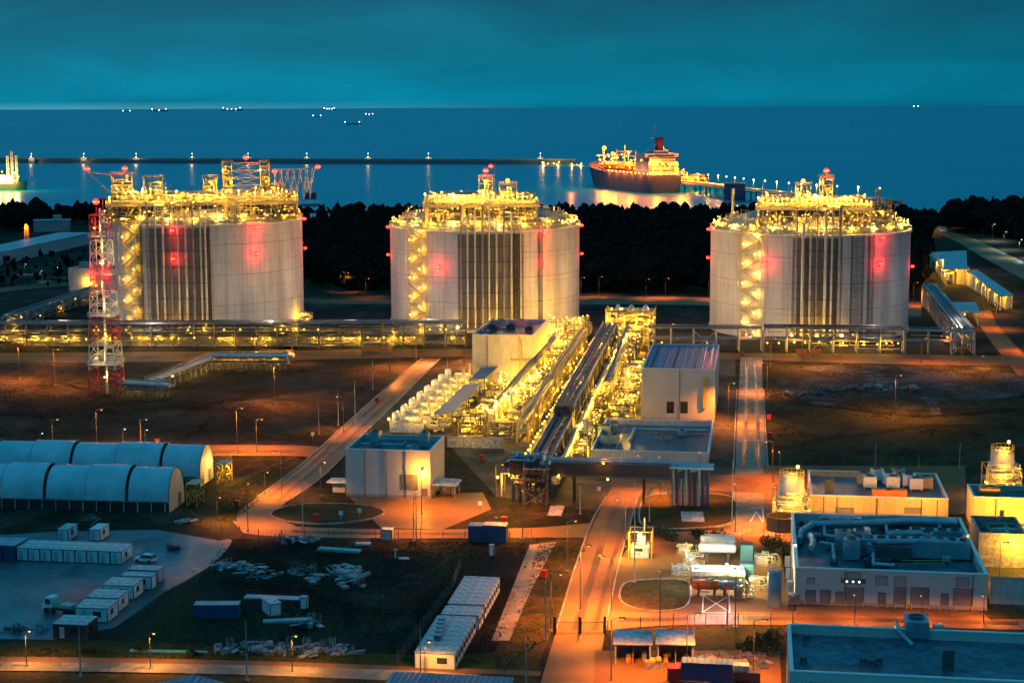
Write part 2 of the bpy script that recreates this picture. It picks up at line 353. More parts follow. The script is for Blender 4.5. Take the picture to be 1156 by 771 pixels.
# ------------------------------------------------------------------ water, ground, roads
def water():
    m, nt, b = nodes('water'); N, L = nt.nodes.new, nt.links.new
    b.inputs['Base Color'].default_value = (.0,.33,.44,1); b.inputs['Roughness'].default_value = .22; b.inputs['IOR'].default_value = 1.33
    b.inputs['Specular Tint'].default_value = (.02,.70,1.,1)
    g = N('ShaderNodeNewGeometry'); mp = N('ShaderNodeMapping'); mp.inputs['Scale'].default_value = (.05,.10,1); L(g.outputs['Position'], mp.inputs[0])
    n = N('ShaderNodeTexNoise'); n.inputs['Scale'].default_value = 1.2; n.inputs['Detail'].default_value = 8; n.inputs['Roughness'].default_value = .6; L(mp.outputs[0], n.inputs[0])
    bp = N('ShaderNodeBump'); bp.inputs['Strength'].default_value = .16; bp.inputs['Distance'].default_value = .9; L(n.outputs[0], bp.inputs['Height']); L(bp.outputs[0], b.inputs['Normal'])
    # broad wind lanes: calmer and rougher water
    mp2 = N('ShaderNodeMapping'); mp2.inputs['Scale'].default_value = (.00022,.0011,1); L(g.outputs['Position'], mp2.inputs[0])
    n2 = N('ShaderNodeTexNoise'); n2.inputs['Scale'].default_value = 1.5; n2.inputs['Detail'].default_value = 4; L(mp2.outputs[0], n2.inputs[0])
    r = N('ShaderNodeMapRange'); r.inputs[1].default_value = .35; r.inputs[2].default_value = .65; r.inputs[3].default_value = .22; r.inputs[4].default_value = .34; L(n2.outputs[0], r.inputs[0]); L(r.outputs[0], b.inputs['Roughness'])
water()
MB().box(-90000,90000,1200,200000,-30,-1.2).build('water','water',kind='structure')
coast = [at(px, 243+3*math.sin(px*.045)+2*math.sin(px*.13+1)) for px in range(-400,1600,20)]
MB().prism([(-1500,-200),(1500,-200)]+coast[::-1], -6, 0).build('ground','soil',kind='structure')
LV = [0.]
def lay(): LV[0] += .004; return .02+LV[0]
def area(name, P, m, px=True, sm=0, closed=True, z=None):
    Q = [at(*p) for p in P] if px else P
    if sm: Q = smooth(Q, sm, True)
    return MB().sheet(Q, lay() if z is None else z).build(name, m, kind='structure')
def road(name, Lp, Rp, m, sm=6):
    a = smooth([at(*p) for p in Lp], sm); b = smooth([at(*p) for p in Rp], sm)
    return MB().strip(a, b, lay()).build(name, m, kind='structure')
def kerb(name, P, w=.35, h=.14, closed=False):
    mb = MB(); Q = P+[P[0]] if closed else P
    for a, b in zip(Q, Q[1:]):
        d = Vector((b[0]-a[0], b[1]-a[1], 0)).normalized(); n = Vector((-d.y,d.x,0))*w/2
        A_, B_ = Vector((a[0],a[1],0)), Vector((b[0],b[1],0))
        mb.prism([tuple((A_-n)[:2]), tuple((B_-n)[:2]), tuple((B_+n)[:2]), tuple((A_+n)[:2])], 0, h+LV[0]+.02)
    return mb.build(name, 'concrete', kind='structure')
# fields and yards
area('field', [(865,412),(1300,410),(1320,530),(1000,528),(870,528),(862,470)], 'field_green')
area('gravel_patch', [(880,418),(960,412),(1060,416),(1170,425),(1160,445),(1060,452),(985,446),(930,458),(890,440)], 'rubble_pale', sm=4)
area('dirt_track', [(1040,438),(1052,436),(1064,470),(1054,472)], 'rubble_pale')
area('plant_floor', [(398,497),(470,425),(528,402),(830,402),(832,600),(560,560),(505,500)], 'plant_floor')
area('yard', [(-60,608),(60,600),(178,598),(246,610),(225,640),(130,708),(60,722),(-60,720)], 'yard_asphalt')
area('scrap_yard', [(248,608),(606,607),(580,690),(560,735),(470,742),(60,736),(135,708),(228,642)], 'yard_soil')
area('yard_track', [(140,655),(200,630),(238,613),(262,610),(235,640),(160,678)], 'yard_asphalt', sm=3)
area('grass_verge', [(-60,728),(100,722),(240,728),(440,738),(560,742),(560,762),(-60,752)], 'grass')
area('grass_strip', [(-60,757),(520,768),(520,800),(-60,800)], 'grass_dry')
area('grass_plot', [(235,555),(330,515),(345,520),(285,575),(250,600),(215,592)], 'grass_dry')
area('grass_plot', [(608,612),(668,607),(640,668),(620,720),(600,771),(560,771),(580,700)], 'grass_dry')
area('grass_plot', [(690,715),(880,706),(884,732),(700,738)], 'grass')
area('path', [(598,615),(628,612),(600,665),(575,723),(555,723),(572,680)], 'road_concrete')
# roads
road('service_road', [(-60,399),(240,397),(520,394),(760,398),(1000,400),(1200,403)], [(-60,410),(240,408),(520,403),(760,404),(1000,411),(1200,414)], 'road_red')
road('service_road', [(-60,333),(100,318),(345,337),(520,337)], [(-60,338),(100,323),(345,342),(520,342)], 'road_red')
road('service_road', [(640,335),(800,336),(1040,345)], [(640,344),(800,345),(1040,358)], 'road_paver')
road('far_road', [(1020,258),(1060,259),(1095,268),(1130,284),(1200,316)], [(1020,261),(1052,263),(1078,272),(1105,288),(1190,335)], 'road_paver')
road('far_road', [(1118,350),(1130,372),(1180,425)], [(1098,352),(1113,378),(1150,425)], 'road_red')
road('field_road', [(-60,500),(150,502),(335,503),(372,508)], [(-60,514),(150,515),(330,515),(352,520)], 'road_red')
road('plant_road', [(476,405),(440,435),(395,475),(340,525),(290,562),(268,580),(272,594),(290,600)], [(497,405),(462,440),(425,476),(368,535),(322,568),(312,580),(320,588),(335,594)], 'road_paver')
road('ring_road', [(262,588),(320,594),(450,598),(600,596),(690,590),(760,600),(835,596),(900,592)], [(275,602),(320,606),(450,608),(600,607),(690,608),(760,612),(835,612),(900,612)], 'road_paver')
area('loading_yard', [(395,562),(545,556),(555,575),(500,598),(430,596)], 'road_paver')
road('main_road', [(588,540),(640,548),(684,556),(676,578),(655,628),(630,700),(600,790)], [(590,552),(650,545),(735,545),(715,580),(705,620),(690,690),(675,790)], 'road_paver') if False else None
road('main_road', [(692,548),(684,562),(668,590),(648,645),(628,712),(603,795)], [(735,544),(719,565),(712,590),(698,640),(683,712),(674,795)], 'road_paver')
road('plant_street', [(836,404),(834,440),(832,480),(830,530),(826,560),(824,605)], [(860,404),(861,440),(863,480),(866,530),(872,560),(878,605)], 'road_concrete')
road('cross_street', [(690,540),(740,538),(835,536),(880,534)], [(690,552),(740,550),(835,556),(880,556)], 'road_red')
area('apron', [(713,612),(880,606),(892,700),(690,700),(690,655),(700,632)], 'road_red')
road('front_street', [(684,688),(760,694),(900,690),(1180,694)], [(684,712),(760,706),(900,706),(1180,712)], 'road_paver')
area('forecourt', [(900,684),(1112,684),(1128,698),(898,696)], 'road_red')
area('service_yard', [(672,735),(880,735),(884,800),(668,800)], 'road_red')
area('verge', [(1108,690),(1180,684),(1180,698),(1118,700)], 'grass')
area('plant_yard', [(1086,570),(1200,560),(1200,690),(1120,690)], 'plant_floor')
area('plant_yard', [(862,526),(1090,526),(1090,580),(862,600)], 'road_red')
road('front_path', [(-60,741),(120,743),(300,747),(470,753),(610,758)], [(-60,747),(120,749),(300,752),(470,758),(610,764)], 'road_red')
road('front_path', [(-60,747),(120,749),(300,752),(470,758),(540,762)], [(-60,757),(120,759),(300,763),(470,770),(540,775)], 'road_concrete')
for Lp,Rp in (([(700,560),(684,590),(666,645),(645,712)],[(706,560),(691,590),(674,645),(655,712)]),([(712,562),(703,590),(687,640),(668,712)],[(717,562),(708,590),(692,640),(674,712)]),
              ([(481,408),(446,438),(402,475),(348,525),(300,562)],[(484,408),(449,438),(406,475),(353,525),(305,562)]),([(490,408),(456,438),(414,475),(360,525),(312,565)],[(493,408),(459,438),(418,475),(363,525),(316,566)]),
              ([(841,410),(840,470),(837,530)],[(844,410),(844,470),(842,530)]),([(851,410),(853,470),(853,530)],[(854,410),(857,470),(858,530)]),
              ([(330,599),(450,602),(600,601)],[(330,601),(450,604),(600,603)]),([(700,698),(900,697),(1150,702)],[(700,702),(900,701),(1150,706)]),([(-20,506),(150,508),(330,508)],[(-20,509),(150,511),(330,511)])):
    road('road_wear',Lp,Rp,'road_wear')
# planted islands with kerbs
def island(P, m='grass_dry'):
    Q = smooth([at(*p) for p in P], 6, True); area('island', Q, m, px=False); kerb('kerb', Q, closed=True)
island([(306,580),(330,571),(375,569),(418,572),(434,579),(415,587),(365,592),(320,588)])
island([(700,668),(712,657),(760,655),(778,660),(778,680),(765,689),(730,690),(704,682)])
island([(722,588),(730,562),(770,558),(826,562),(826,590),(780,597),(740,596)])
for Lp in ([(684,562),(668,590),(648,645),(628,712)], [(719,565),(712,590),(698,640),(683,712)], [(476,405),(440,435),(395,475),(340,525),(290,562)], [(497,405),(462,440),(425,476),(368,535),(322,568)],
           [(832,440),(830,480),(828,530)], [(862,440),(864,480),(867,530)]):
    kerb('kerb', smooth([at(*p) for p in Lp], 5), .3)
# painted markings
def paint(name, P, wd=.2, m='paint_white'):
    mb = MB(); z = lay()
    for a, b in P:
        a, b = at(*a), at(*b); d = Vector((b[0]-a[0], b[1]-a[1])).normalized(); n = Vector((-d.y, d.x))*wd/2
        mb.sheet([(a[0]-n.x,a[1]-n.y),(b[0]-n.x,b[1]-n.y),(b[0]+n.x,b[1]+n.y),(a[0]+n.x,a[1]+n.y)], z); z += .0008
    return mb.build(name, m, kind='structure')
paint('road_marking', [((794,673),(823,673)),((823,673),(824,692)),((824,692),(793,692)),((793,692),(794,673)),((794,673),(824,692)),((823,673),(793,692))], .22)
paint('road_marking', [((848+i*5-13,498),(848+i*5-11,498)) for i in range(6)], .8)
paint('road_marking', [((846,575),(861,575)),((861,575),(862,590)),((847,590),(854,578)),((861,590),(854,578))], .3)

def tufts(name, Ps, n, seed, m, h=(.08,.28)):
    rng = random.Random(seed); xs = [at(*p) for p in Ps]; x0,x1 = min(p[0] for p in xs),max(p[0] for p in xs); y0,y1 = min(p[1] for p in xs),max(p[1] for p in xs)
    mb = MB(); k = 0; cl = [(rng.uniform(x0,x1),rng.uniform(y0,y1),rng.uniform(2,9)) for _ in range(n//60)]
    for _ in range(n*4):
        if k >= n: break
        c = rng.choice(cl); x,y = rng.gauss(c[0],c[2]),rng.gauss(c[1],c[2])
        if not inpoly(x,y,xs): continue
        k += 1; hh = rng.uniform(*h); w_ = rng.uniform(.06,.22)
        for _ in range(2):
            a = rng.uniform(0,PI); dx,dy = math.cos(a)*w_,math.sin(a)*w_; lx,ly = rng.uniform(-.2,.2),rng.uniform(-.2,.2)
            mb.add([(x-dx,y-dy,.05),(x+dx,y+dy,.05),(x+dx*.7+lx,y+dy*.7+ly,hh),(x-dx*.5+lx,y-dy*.5+ly,hh*.8)],[(0,1,2,3)])
    return mb.build(name,m,kind='stuff')
mat('grass_blades',(.085,.10,.025),.9,0,.6,.05,c2=(.11,.075,.03)); mat('grass_blades_dark',(.050,.056,.022),.9,0,.6,.05,c2=(.065,.048,.026))
tufts('grass_tufts',[(0,412),(390,410),(440,405),(370,500),(0,498)],9000,1,'grass_blades_dark'); tufts('grass_tufts',[(866,412),(1156,412),(1156,526),(872,526)],9000,2,'grass_blades_dark')
tufts('grass_tufts',[(248,612),(604,612),(560,740),(150,738),(235,640)],8000,3,'grass_blades_dark'); tufts('grass_tufts',[(0,730),(560,745),(560,748),(0,742)],2500,4,'grass_blades'); tufts('grass_tufts',[(608,615),(665,610),(620,715),(560,770)],2500,5,'grass_blades'); tufts('grass_tufts',[(240,558),(330,518),(285,572),(250,598)],1800,6,'grass_blades')
for i,(a,b_) in enumerate((([(30,420),(140,450),(260,452),(390,430)],1.1),([(60,470),(200,460),(330,470),(372,480)],1.),([(900,500),(980,490),(1060,480),(1156,486)],1.),([(890,455),(960,462),(1040,470),(1156,462)],1.1),([(300,640),(380,680),(470,690),(540,660)],.8),([(250,655),(330,665),(440,650),(500,630)],.8))):
    for off in (-1.1,1.1):
        c = smooth([at(*p) for p in a],10); l = [(p[0],p[1]+off-.35*b_) for p in c]; r = [(p[0],p[1]+off+.35*b_) for p in c]
        MB().strip(l,r,lay()).build('wheel_track','yard_soil',kind='structure')
# ================================================================== buildings in the foreground
class Box:
    """a building fitted to the photograph: front left foot, front right edge, eaves line and back edge of the roof"""
    def __init__(s, pxl, pyb, pxr, pyt, pyk, a=A):
        s.a = a; s.P = at(pxl, pyb); s.U = (math.cos(a), -math.sin(a)); s.V = (math.sin(a), math.cos(a))
        P, U, V = s.P, s.U, s.V
        s.w = bis(lambda t: proj(P[0]+U[0]*t, P[1]+U[1]*t, 0)[0]-pxr, .1, 400)
        s.h = bis(lambda t: proj(P[0], P[1], t)[1]-pyt, .1, 80)
        s.d = bis(lambda t: proj(P[0]+V[0]*t, P[1]+V[1]*t, s.h)[1]-pyk, .1, 300)
        s.rz = -a
    def loc(s, x, y): 
        x -= s.P[0]; y -= s.P[1]; return (x*s.U[0]+y*s.U[1], x*s.V[0]+y*s.V[1])
    def roof(s, px, py, z=None): return s.loc(*at(px, py, s.h if z is None else z))
    def front(s, px, py):
        d = ray(px, py); t = (s.P[0]*s.V[0]+s.P[1]*s.V[1])/(d[0]*s.V[0]+d[1]*s.V[1])
        X, Y, Z = d[0]*t, d[1]*t, H+d[2]*t
        return s.loc(X, Y)[0], Z
    def world(s, u, v): return (s.P[0]+s.U[0]*u+s.V[0]*v, s.P[1]+s.U[1]*u+s.V[1]*v)
def shell(b, name, label, wall, roof, cap='paint_white', par=1.0, th=.3, cat='building', plinth=True):
    t = thing(name, label, cat, b.P, b.rz); w, d, h = b.w, b.d, b.h
    mb = MB(); mb.box(0,w,0,th,0,h).box(0,w,d-th,d,0,h).box(0,th,th,d-th,0,h).box(w-th,w,th,d-th,0,h); mb.build('wall', wall, t)
    MB().box(th,w-th,th,d-th,h-par-.3,h-par).build('roof', roof, t)
    if cap: MB().box(-.08,w+.08,-.08,th+.1,h+.003,h+.18).box(-.08,w+.08,d-th-.1,d+.08,h+.003,h+.18).box(-.08,th+.1,th+.1,d-th-.1,h+.003,h+.18).box(w-th-.1,w+.08,th+.1,d-th-.1,h+.003,h+.18).build('parapet_cap', cap, t)
    if plinth: MB().box(-.05,w+.05,-.05,.002,0,.7).box(w-.002,w+.05,.002,d,0,.7).build('plinth', 'clad_grey', t)
    return t
def opening(t, b, px0, px1, py0, py1, name, m, frame='steel_dark', y=-.04):
    x0, z1 = b.front(px0, py0); x1, z0 = b.front(px1, py1); z0 = max(z0, .02)
    o = MB().box(x0,x1,y-.03,-.001,z0,z1).build(name, m, t)
    fr = .12; MB().box(x0-fr,x0,y-.06,-.001,z0,z1+fr).box(x1,x1+fr,y-.06,-.001,z0,z1+fr).box(x0,x1,y-.06,-.001,z1,z1+fr).build('frame', frame, o)
    return o
def downpipe(t, b, px):
    x, _ = b.front(px, b_y(b)); MB().tube((x,-.15,0),(x,-.15,b.h-.2),.1,6).build('downpipe','steel_dark',t)
def b_y(b): return proj(b.P[0],b.P[1],b.h/2)[1]
def ac_unit(t, c, s, m='module_grey', fan=True, name='air_handler', legs=True):
    x,y,z = c; a,d,h = s; mb = MB().box(x-a/2,x+a/2,y-d/2,y+d/2,z+.4,z+h)
    if legs:
        for i in (-1,1):
            for j in (-1,1): mb.box(x+i*a*.4-.1,x+i*a*.4+.1,y+j*d*.4-.1,y+j*d*.4+.1,z,z+.4)
    n = max(2,int(a/1.4))
    for i in range(1,n): mb.box(x-a/2+a*i/n-.04,x-a/2+a*i/n+.04,y-d/2-.04,y+d/2+.04,z+.42,z+h+.03)
    o = mb.build(name, m, t)
    if fan:
        k = max(1,int(a/2.2)); f = MB()
        for i in range(k): f.lathe([(min(a/k,d)*.36,0),(min(a/k,d)*.36,.3),(min(a/k,d)*.30,.3),(min(a/k,d)*.28,.08),(.01,.08)],14,(x-a/2+a*(i+.5)/k,y,z+h))
        f.build('fan_cowl','steel_dark',o)
    return o
def duct(t, P, r, m='pipe_blue', name='duct', n=10):
    mb = MB().path(P, r, n)
    for a, b_ in zip(P, P[1:]):
        a, b_ = Vector(a), Vector(b_); k = int((b_-a).length/3)
        for i in range(1, k+1): p = a+(b_-a)*i/(k+1); dd = (b_-a).normalized()*.08; mb.tube(p-dd, p+dd, r*1.1, n)
        for i in range(0, k+1, 2): p = a+(b_-a)*(i+.5)/(k+1); mb.bar((p.x,p.y,max(0,p.z-r-1.2)),(p.x,p.y,p.z-r*.8),.12)
    return mb.build(name, m, t, sm=True)
def wall_lamp(t, x, z, y=-.35, col='warm', P=900, gm='glow_warm'):
    o = MB().box(x-.12,x+.12,y,-.01,z+.1,z+.25).build('wall_lamp','steel_dark',t)
    MB().ball((x,y-.02,z),.22,8,5).build('bulb',gm,o); light((x,y-.5,z-.3),col,P,.2,t)
# --- control building (square, left of centre)
b = Box(391,560,486,507,490.5)
t = shell(b,'plant_building','cream square plant building with roller door beside the roundabout','clad_rib','roof_membrane')
opening(t,b,453,471,536,553,'roller_door','door_grey'); opening(t,b,477,482,552,560,'door','door_grey')
for p in ((412,),(436,),(458,)): downpipe(t,b,p[0])
for px,py in ((424,493),(479,494)):
    u,v = b.roof(px,py+6); o = ac_unit(t,(u,v,b.h-1),(2.2,2.6,3.6),'pipe_blue')
u,v = b.roof(462,503); ac_unit(t,(u,v,b.h-1),(1.6,1.2,1.0),'module_grey',False)
u,v = b.roof(440,500); duct(t,[(u-7,v,b.h-.4),(u+3,v,b.h-.4),(u+3,v+4,b.h-.4)],.3)
x,z = b.front(477,531); wall_lamp(t,x,z,y=-.9,col='amber',P=3500,gm='glow_orange')
MB().rail([(-.6,2,0),(-.6,2,b.h)],.01).build('ladder','steel_galv',t)
c = thing('entrance_canopy','low white lean-to shelter on the right flank of the square plant building','shelter',b.world(b.w+.5,1),b.rz)
for x in (0.2,5): 
    for y in (0,6): MB().bar((x,y,0),(x,y,2.9),.16).build('post','steel_galv',c)
MB().obox((2.6,3,3.15),(6,7.4,.2),0,.06).build('roof','roof_light',c)
[MB().box(.8+i*1.3,1.7+i*1.3,4,5.4,.02,1.8).build('cabinet','clad_grey',c) for i in range(3)]
c = thing('entrance_canopy','small white flat-roofed hut at the left flank of the square plant building','hut',b.world(-5.2,2.5),b.rz)
MB().box(1,4,1,4,0,2.4).build('wall','clad_white',c); MB().box(-.3,4.6,.2,5,2.4,2.62).build('roof','roof_light',c)
# --- tall building behind the process area
b = Box(533.6,432,600.8,378,360.5)
t = shell(b,'process_building','tall cream process building with red-lit roof equipment in front of the middle tank','clad_cream','roof_membrane')
for px in (550,586): downpipe(t,b,px)
x,_ = b.front(586,430); MB().box(x,x+1,-.5,-.01,6,b.h-1).box(x-3,x+4,-.6,-.01,7.5,8.2).build('cable_duct','steel_tan',t)
for k,(px,py,s) in enumerate(((556,370,(3,3,2.2)),(566,366,(4,3,2.6)),(577,369,(3,3,2)),(589,365,(3.5,2.5,2.2)),(597,371,(2.4,2.4,1.8)),(548,374,(2,2,1.5)))):
    u,v = b.roof(px,py); ac_unit(t,(min(max(u,2.5),b.w-2.5),min(max(v,2.5),b.d-2.5),b.h-1),s,'module_grey' if k%2 else 'steel_dark')
light((b.w-5,b.d*.6,b.h+4),'red',1200,.3,t)
# --- tall grey building right of the process area
b = Box(724,474,806.5,416,388.5)
t = shell(b,'compressor_building','tall grey compressor building with ribbed blue roof and two small windows','clad_rib','roof_rib',par=.5)
for px in (753,768.5): opening(t,b,px,px+7.5,453.5,466.5,'window','window_glass')
downpipe(t,b,767); x,z = b.front(796,440); MB().box(x-.5,x+.5,-.8,-.01,4,b.h-2).build('cable_duct','paint_yellow',t)
for i in range(6):
    o = MB().box(2+i*3.2,2.5+i*3.2,2,b.d-2,b.h-.5,b.h-.15).build('skylight','roof_blue' if i%2 else 'paint_dark',t)
mb = MB(); mb.lattice(b.w-3.6,b.w-1.6,2,b.d-3,b.h-.4,b.h+1.3,1,.16); mb.build('roof_truss','paint_white',t)
light((b.w-2,b.d*.5,b.h+2.5),'red',900,.3,t)
# --- low flat building in front of it
b = Box(667,522,800,508,472.5)
t = shell(b,'switchgear_building','low wide white switchgear building with recessed blue roof behind the pipe bridge','clad_white','roof_membrane',par=1.6)
for px,py,s in ((683,484,(3.5,3,2.6)),(693,482,(3,3,2.8)),(683,495,(2.5,2,2.6)),(693,495,(2.5,2,2.6)),(743,490,(1.6,1.6,1.3)),(754,490,(1.6,1.6,1.3)),(770,486,(2.6,2,1.6))):
    u,v = b.roof(px,py); ac_unit(t,(u,v,b.h-1.6),s,'pipe_blue')
u,v = b.roof(714,488); duct(t,[(u,v-8,b.h-.7),(u,v+8,b.h-.7),(u+20,v+8,b.h-.7)],.5)
u,v = b.roof(700,484); MB().rail([(u-9,2,b.h-1.6),(u+1,2,b.h-1.6),(u+1,v+5,b.h-1.6)],1.3).build('guard_rail','steel_galv',t)
# --- big workshop on the right with crowded roof
b = Box(897,681,1114,641,579)
t = shell(b,'workshop_building','large pinkish workshop building with crowded machinery roof and grey doors','clad_rib','roof_membrane',par=2.2,th=.5)
for x0,x1,y0,y1 in ((910,920,666,681),(927,937,666,681),(944,951,668,681),(954,974,663,682),(992,999,669,682),(1010,1022,663,682),(1029,1048,663,683),(1063,1070,670,683),(1077,1096,664,684)):
    o = opening(t,b,x0,x1,y0,y1,'door' if x1-x0 < 13 else 'loading_door','door_grey')
for x0,x1,y0,y1 in ((912,919,652,659),(957,971,646,660),(989,1001,650,661),(1010,1022,651,663),(1080,1093,652,662)):
    opening(t,b,x0,x1,y0,y1,'vent_louvre','clad_grey')
for px in (954,1098): downpipe(t,b,px)
def rp(px,py,dz=0): u,v = b.roof(px,py,b.h-2.2+dz); return u,v,b.h-2.2
def ru(px,py,s,m='pipe_blue',fan=True,nm='air_handler'):
    u,v,z = rp(px,py); u = min(max(u,s[0]/2+1),b.w-s[0]/2-1); v = min(max(v,s[1]/2+.8),b.d-s[1]/2-.8); return ac_unit(t,(u,v,z),s,m,fan,nm)
for px,py in ((943,600),(954,600),(965,600)): ru(px,py,(2.4,2,3),'pipe_blue',False)
for px,py in ((951,622),(971,622),(961,632)): ru(px,py,(3,2.4,4.2),'pipe_blue',True)
ru(1042,629,(22,4,3.6),'pipe_blue',True); ru(1003,631,(8,4,3),'steel_dark'); ru(1080,630,(6,4,3.2),'clad_grey'); ru(1026,613,(9,3,2.4),'module_grey'); ru(1058,611,(10,3,2.4),'pipe_blue'); ru(990,640,(5,1.6,1.6),'pipe_dark'); ru(1012,594,(8,2.6,2),'steel_dark')
ru(1047,597,(8,3,2.6),'paint_orange',False); ru(1072,598,(7,3,2.4),'steel_tan',False)
def rd(pts,r,z=1.2,m='pipe_blue'):
    P = []
    for px,py,*k in pts:
        zz = b.h-2.2+(k[0] if k else z); u,v = b.roof(px,py,zz); P.append((u,v,zz))
    duct(t,P,r,m)
rd([(902,610,1),(905,600,1.4),(918,592,2),(985,590,2),(1030,588,2.2),(1080,590,2.2)],.75,2)
rd([(925,585),(1010,584),(1060,586),(1078,590)],.55,2.4); rd([(978,598,3),(980,610,3),(984,622,2)],.8)
rd([(990,612,3.4),(1050,611,3.4),(1084,614,3.0),(1090,606,2.6)],.65); rd([(1000,603),(1040,602)],.7,3)
rd([(915,604),(918,612),(916,618)],.6,2,'pipe_pale')
for pts in ([(930,590),(931,604),(945,606)],[(1000,588),(1001,600),(1020,601),(1022,612)],[(1060,588),(1062,602)],[(925,612),(940,614),(942,632)],[(985,606),(986,636),(1010,638)]): rd(pts,.32,1.6,'module_grey')
for k in range(26):
    px,py = R_.uniform(905,1095),R_.uniform(585,638); ru(px,py,(R_.uniform(.8,1.8),R_.uniform(.8,1.6),R_.uniform(.8,1.8)),R_.choice(['steel_dark','pipe_blue','clad_grey']),False,'roof_box')
mb = MB()
for px0,px1,py in ((935,975,606),(938,972,627),(1018,1066,640)):
    u0,v0,z = rp(px0,py); u1,v1,_ = rp(px1,py); mb.rail([(u0,v0,z),(u1,v1,z)],1.3,.09,2)
mb.build('guard_rail','paint_yellow',t)
x,z = b.front(963,654); o = MB().box(x-2.2,x+2.2,-.3,-.01,z-.6,z+.2).build('lamp_panel','steel_dark',t)
for i in (-1,0,1): MB().ball((x+i*1.1,-.36,z-.3),.16,8,5).build('bulb','glow_white',o)
for px in (909,937,954,974,990,1001,1010,1023,1028,1049,1061,1074,1078,1097):
    x,z = b.front(px,684)
    bo = tag(MB().tube((0,0,0),(0,0,1.1),.13,8).build('bollard','paint_yellow'),'yellow bollard guarding the doors of the pinkish workshop building','bollard','yellow bollards along the workshop doors'); bo.location = (*b.world(x,-.7),0)
RB = b
# --- yellow lit building behind it
b = Box(915,580,1070,559,531)
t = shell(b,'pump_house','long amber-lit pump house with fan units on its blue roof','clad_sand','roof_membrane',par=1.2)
for k,(px,py) in enumerate(((975,541),(990,537),(1003,541),(1014,537),(1026,543),(1034,547),(1045,546),(1008,545),(982,545))):
    u,v = b.roof(px,py); ac_unit(t,(u,v,b.h-1.2),(3,2.6,2.8),'paint_white' if k%3 else 'steel_tan')
for px,py in ((996,556),(1012,556)):
    u,v = b.roof(px,py); ac_unit(t,(u,v,b.h-1.2),(4.5,2,2),'paint_orange',False)
u,v = b.roof(936,549); ac_unit(t,(u,v,b.h-1.2),(2,2,3),'steel_dark',False)
for x0,x1 in ((944,963),(1022,1040)): opening(t,b,x0,x1,573,580,'loading_door','door_grey')
for px in (930,945,990,1040,1058): downpipe(t,b,px)
light((6,-9,7),'amber',6500,.4,t); light((b.w-5,-9,7),'amber',9000,.4,t)
b2 = Box(1098,598,1300,561,547)
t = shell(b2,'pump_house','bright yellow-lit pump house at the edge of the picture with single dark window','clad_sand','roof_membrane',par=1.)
opening(t,b2,1129,1132.5,576,585,'window','window_glass')
for px in (1124,): downpipe(t,b2,px)
u,v = b2.roof(1117,554); ac_unit(t,(u,v,b2.h-1),(4,3,1.8),'paint_orange')
light((6,-10,7),'yellow',12000,.4,t); light((16,-10,7),'yellow',12000,.4,t)
# walled pit beside the workshop
t = thing('retaining_tank','open-topped concrete basin glowing orange between the workshop and the yellow pump house','basin',at(1104,640),-A)
MB().box(0,9,0,.4,0,7).box(0,9,13.6,14,0,7).box(0,.4,.4,13.6,0,7).box(8.6,9,.4,13.6,0,7).build('wall','concrete',t); MB().box(.4,8.6,.4,13.6,0,4.5).build('cover','steel_dark',t)
light((14,-6,4),'amber',5000,.3,t); light((22,4,5),'amber',6000,.3,t)
bw = Box(1116,682,1300,652,648)
t = thing('boundary_wall','plain cream wall running off to the right of the pinkish workshop','wall',bw.P,bw.rz); MB().box(0.2,50,0,.5,0,bw.h).build('panel','clad_cream',t); MB().box(0.1,50.1,-.1,.6,bw.h,bw.h+.15).build('coping','concrete',t)
t = thing('pipe_stand','yellow-lit pipe stands and handrails beyond the cream boundary wall','pipe stand',at(1122,640),-A)
mb = MB(); [mb.bar((i*4,j*6,0),(i*4,j*6,6),.3) for i in range(5) for j in range(3)]; [mb.bar((0,j*6,5.8),(16,j*6,5.8),.25) for j in range(3)]; [mb.bar((i*4,0,5.6),(i*4,12,5.6),.25) for i in range(5)]; mb.build('frame','steel_tan',t)
mb = MB().pipes(R_,(0,18,0,14,1,6),30,.12,.3); mb.build('pipework','pipe_pale',t); mb = MB().rail([(0,-2,3),(18,-2,3)],1.2); mb.build('handrail','paint_yellow',t); light((4,-3,5),'yellow',5000,.3,t); light((11,3,7),'yellow',6000,.3,t); light((16,-4,4),'amber',5000,.3,t)
# --- flat roofed block at the lower right edge
b = Box(884,800,1300,704,701)
b.h = 11; P = at(880,706,11); b.P = P
b.h = 11.; b.w = 70; b.d = 1.
bk = at(881,704,11); fr = at(892,758,11)
b.P = fr; b.d = math.hypot(bk[0]-fr[0],bk[1]-fr[1]); 
t = shell(b,'warehouse','wide flat blue-roofed warehouse with white parapet in the lower right corner','clad_rib','roof_membrane',par=1.4,th=.4)
u,v = b.roof(1034,714,10); g = ac_unit(t,(u,v,b.h-1.4),(3.4,5,2.8),'pipe_blue')
duct(t,[(u-3,v+1,b.h+.2),(u-3,v-3,b.h+.2),(u-1,v-6,b.h-1)],.35); duct(t,[(u+2.6,v+1,b.h-.2),(u+4,v+1,b.h-.2),(u+4,v+3,b.h-.6)],.4)
for px,py in ((907,745),(910,720),(975,746),(985,748),(992,746),(1020,712),(1070,712),(943,712)):
    u,v = b.roof(px,py,10); ac_unit(t,(u,v,b.h-1.4),(1.,.9,.9),'steel_dark',False,'roof_vent')
u,v = b.roof(1070,752,10); ac_unit(t,(u,v,b.h-1.4),(1.6,1.6,3),'steel_dark',False)
b3 = Box(884,800,1300,704,701); b3.h = 9.5; b3.P = b.world(1.,-14); b3.w = 31; b3.d = 13.4
t = shell(b3,'warehouse_annex','lower blue-roofed annex in front of the corner warehouse with small dome vent','clad_rib','roof_membrane',par=1.2,th=.4)
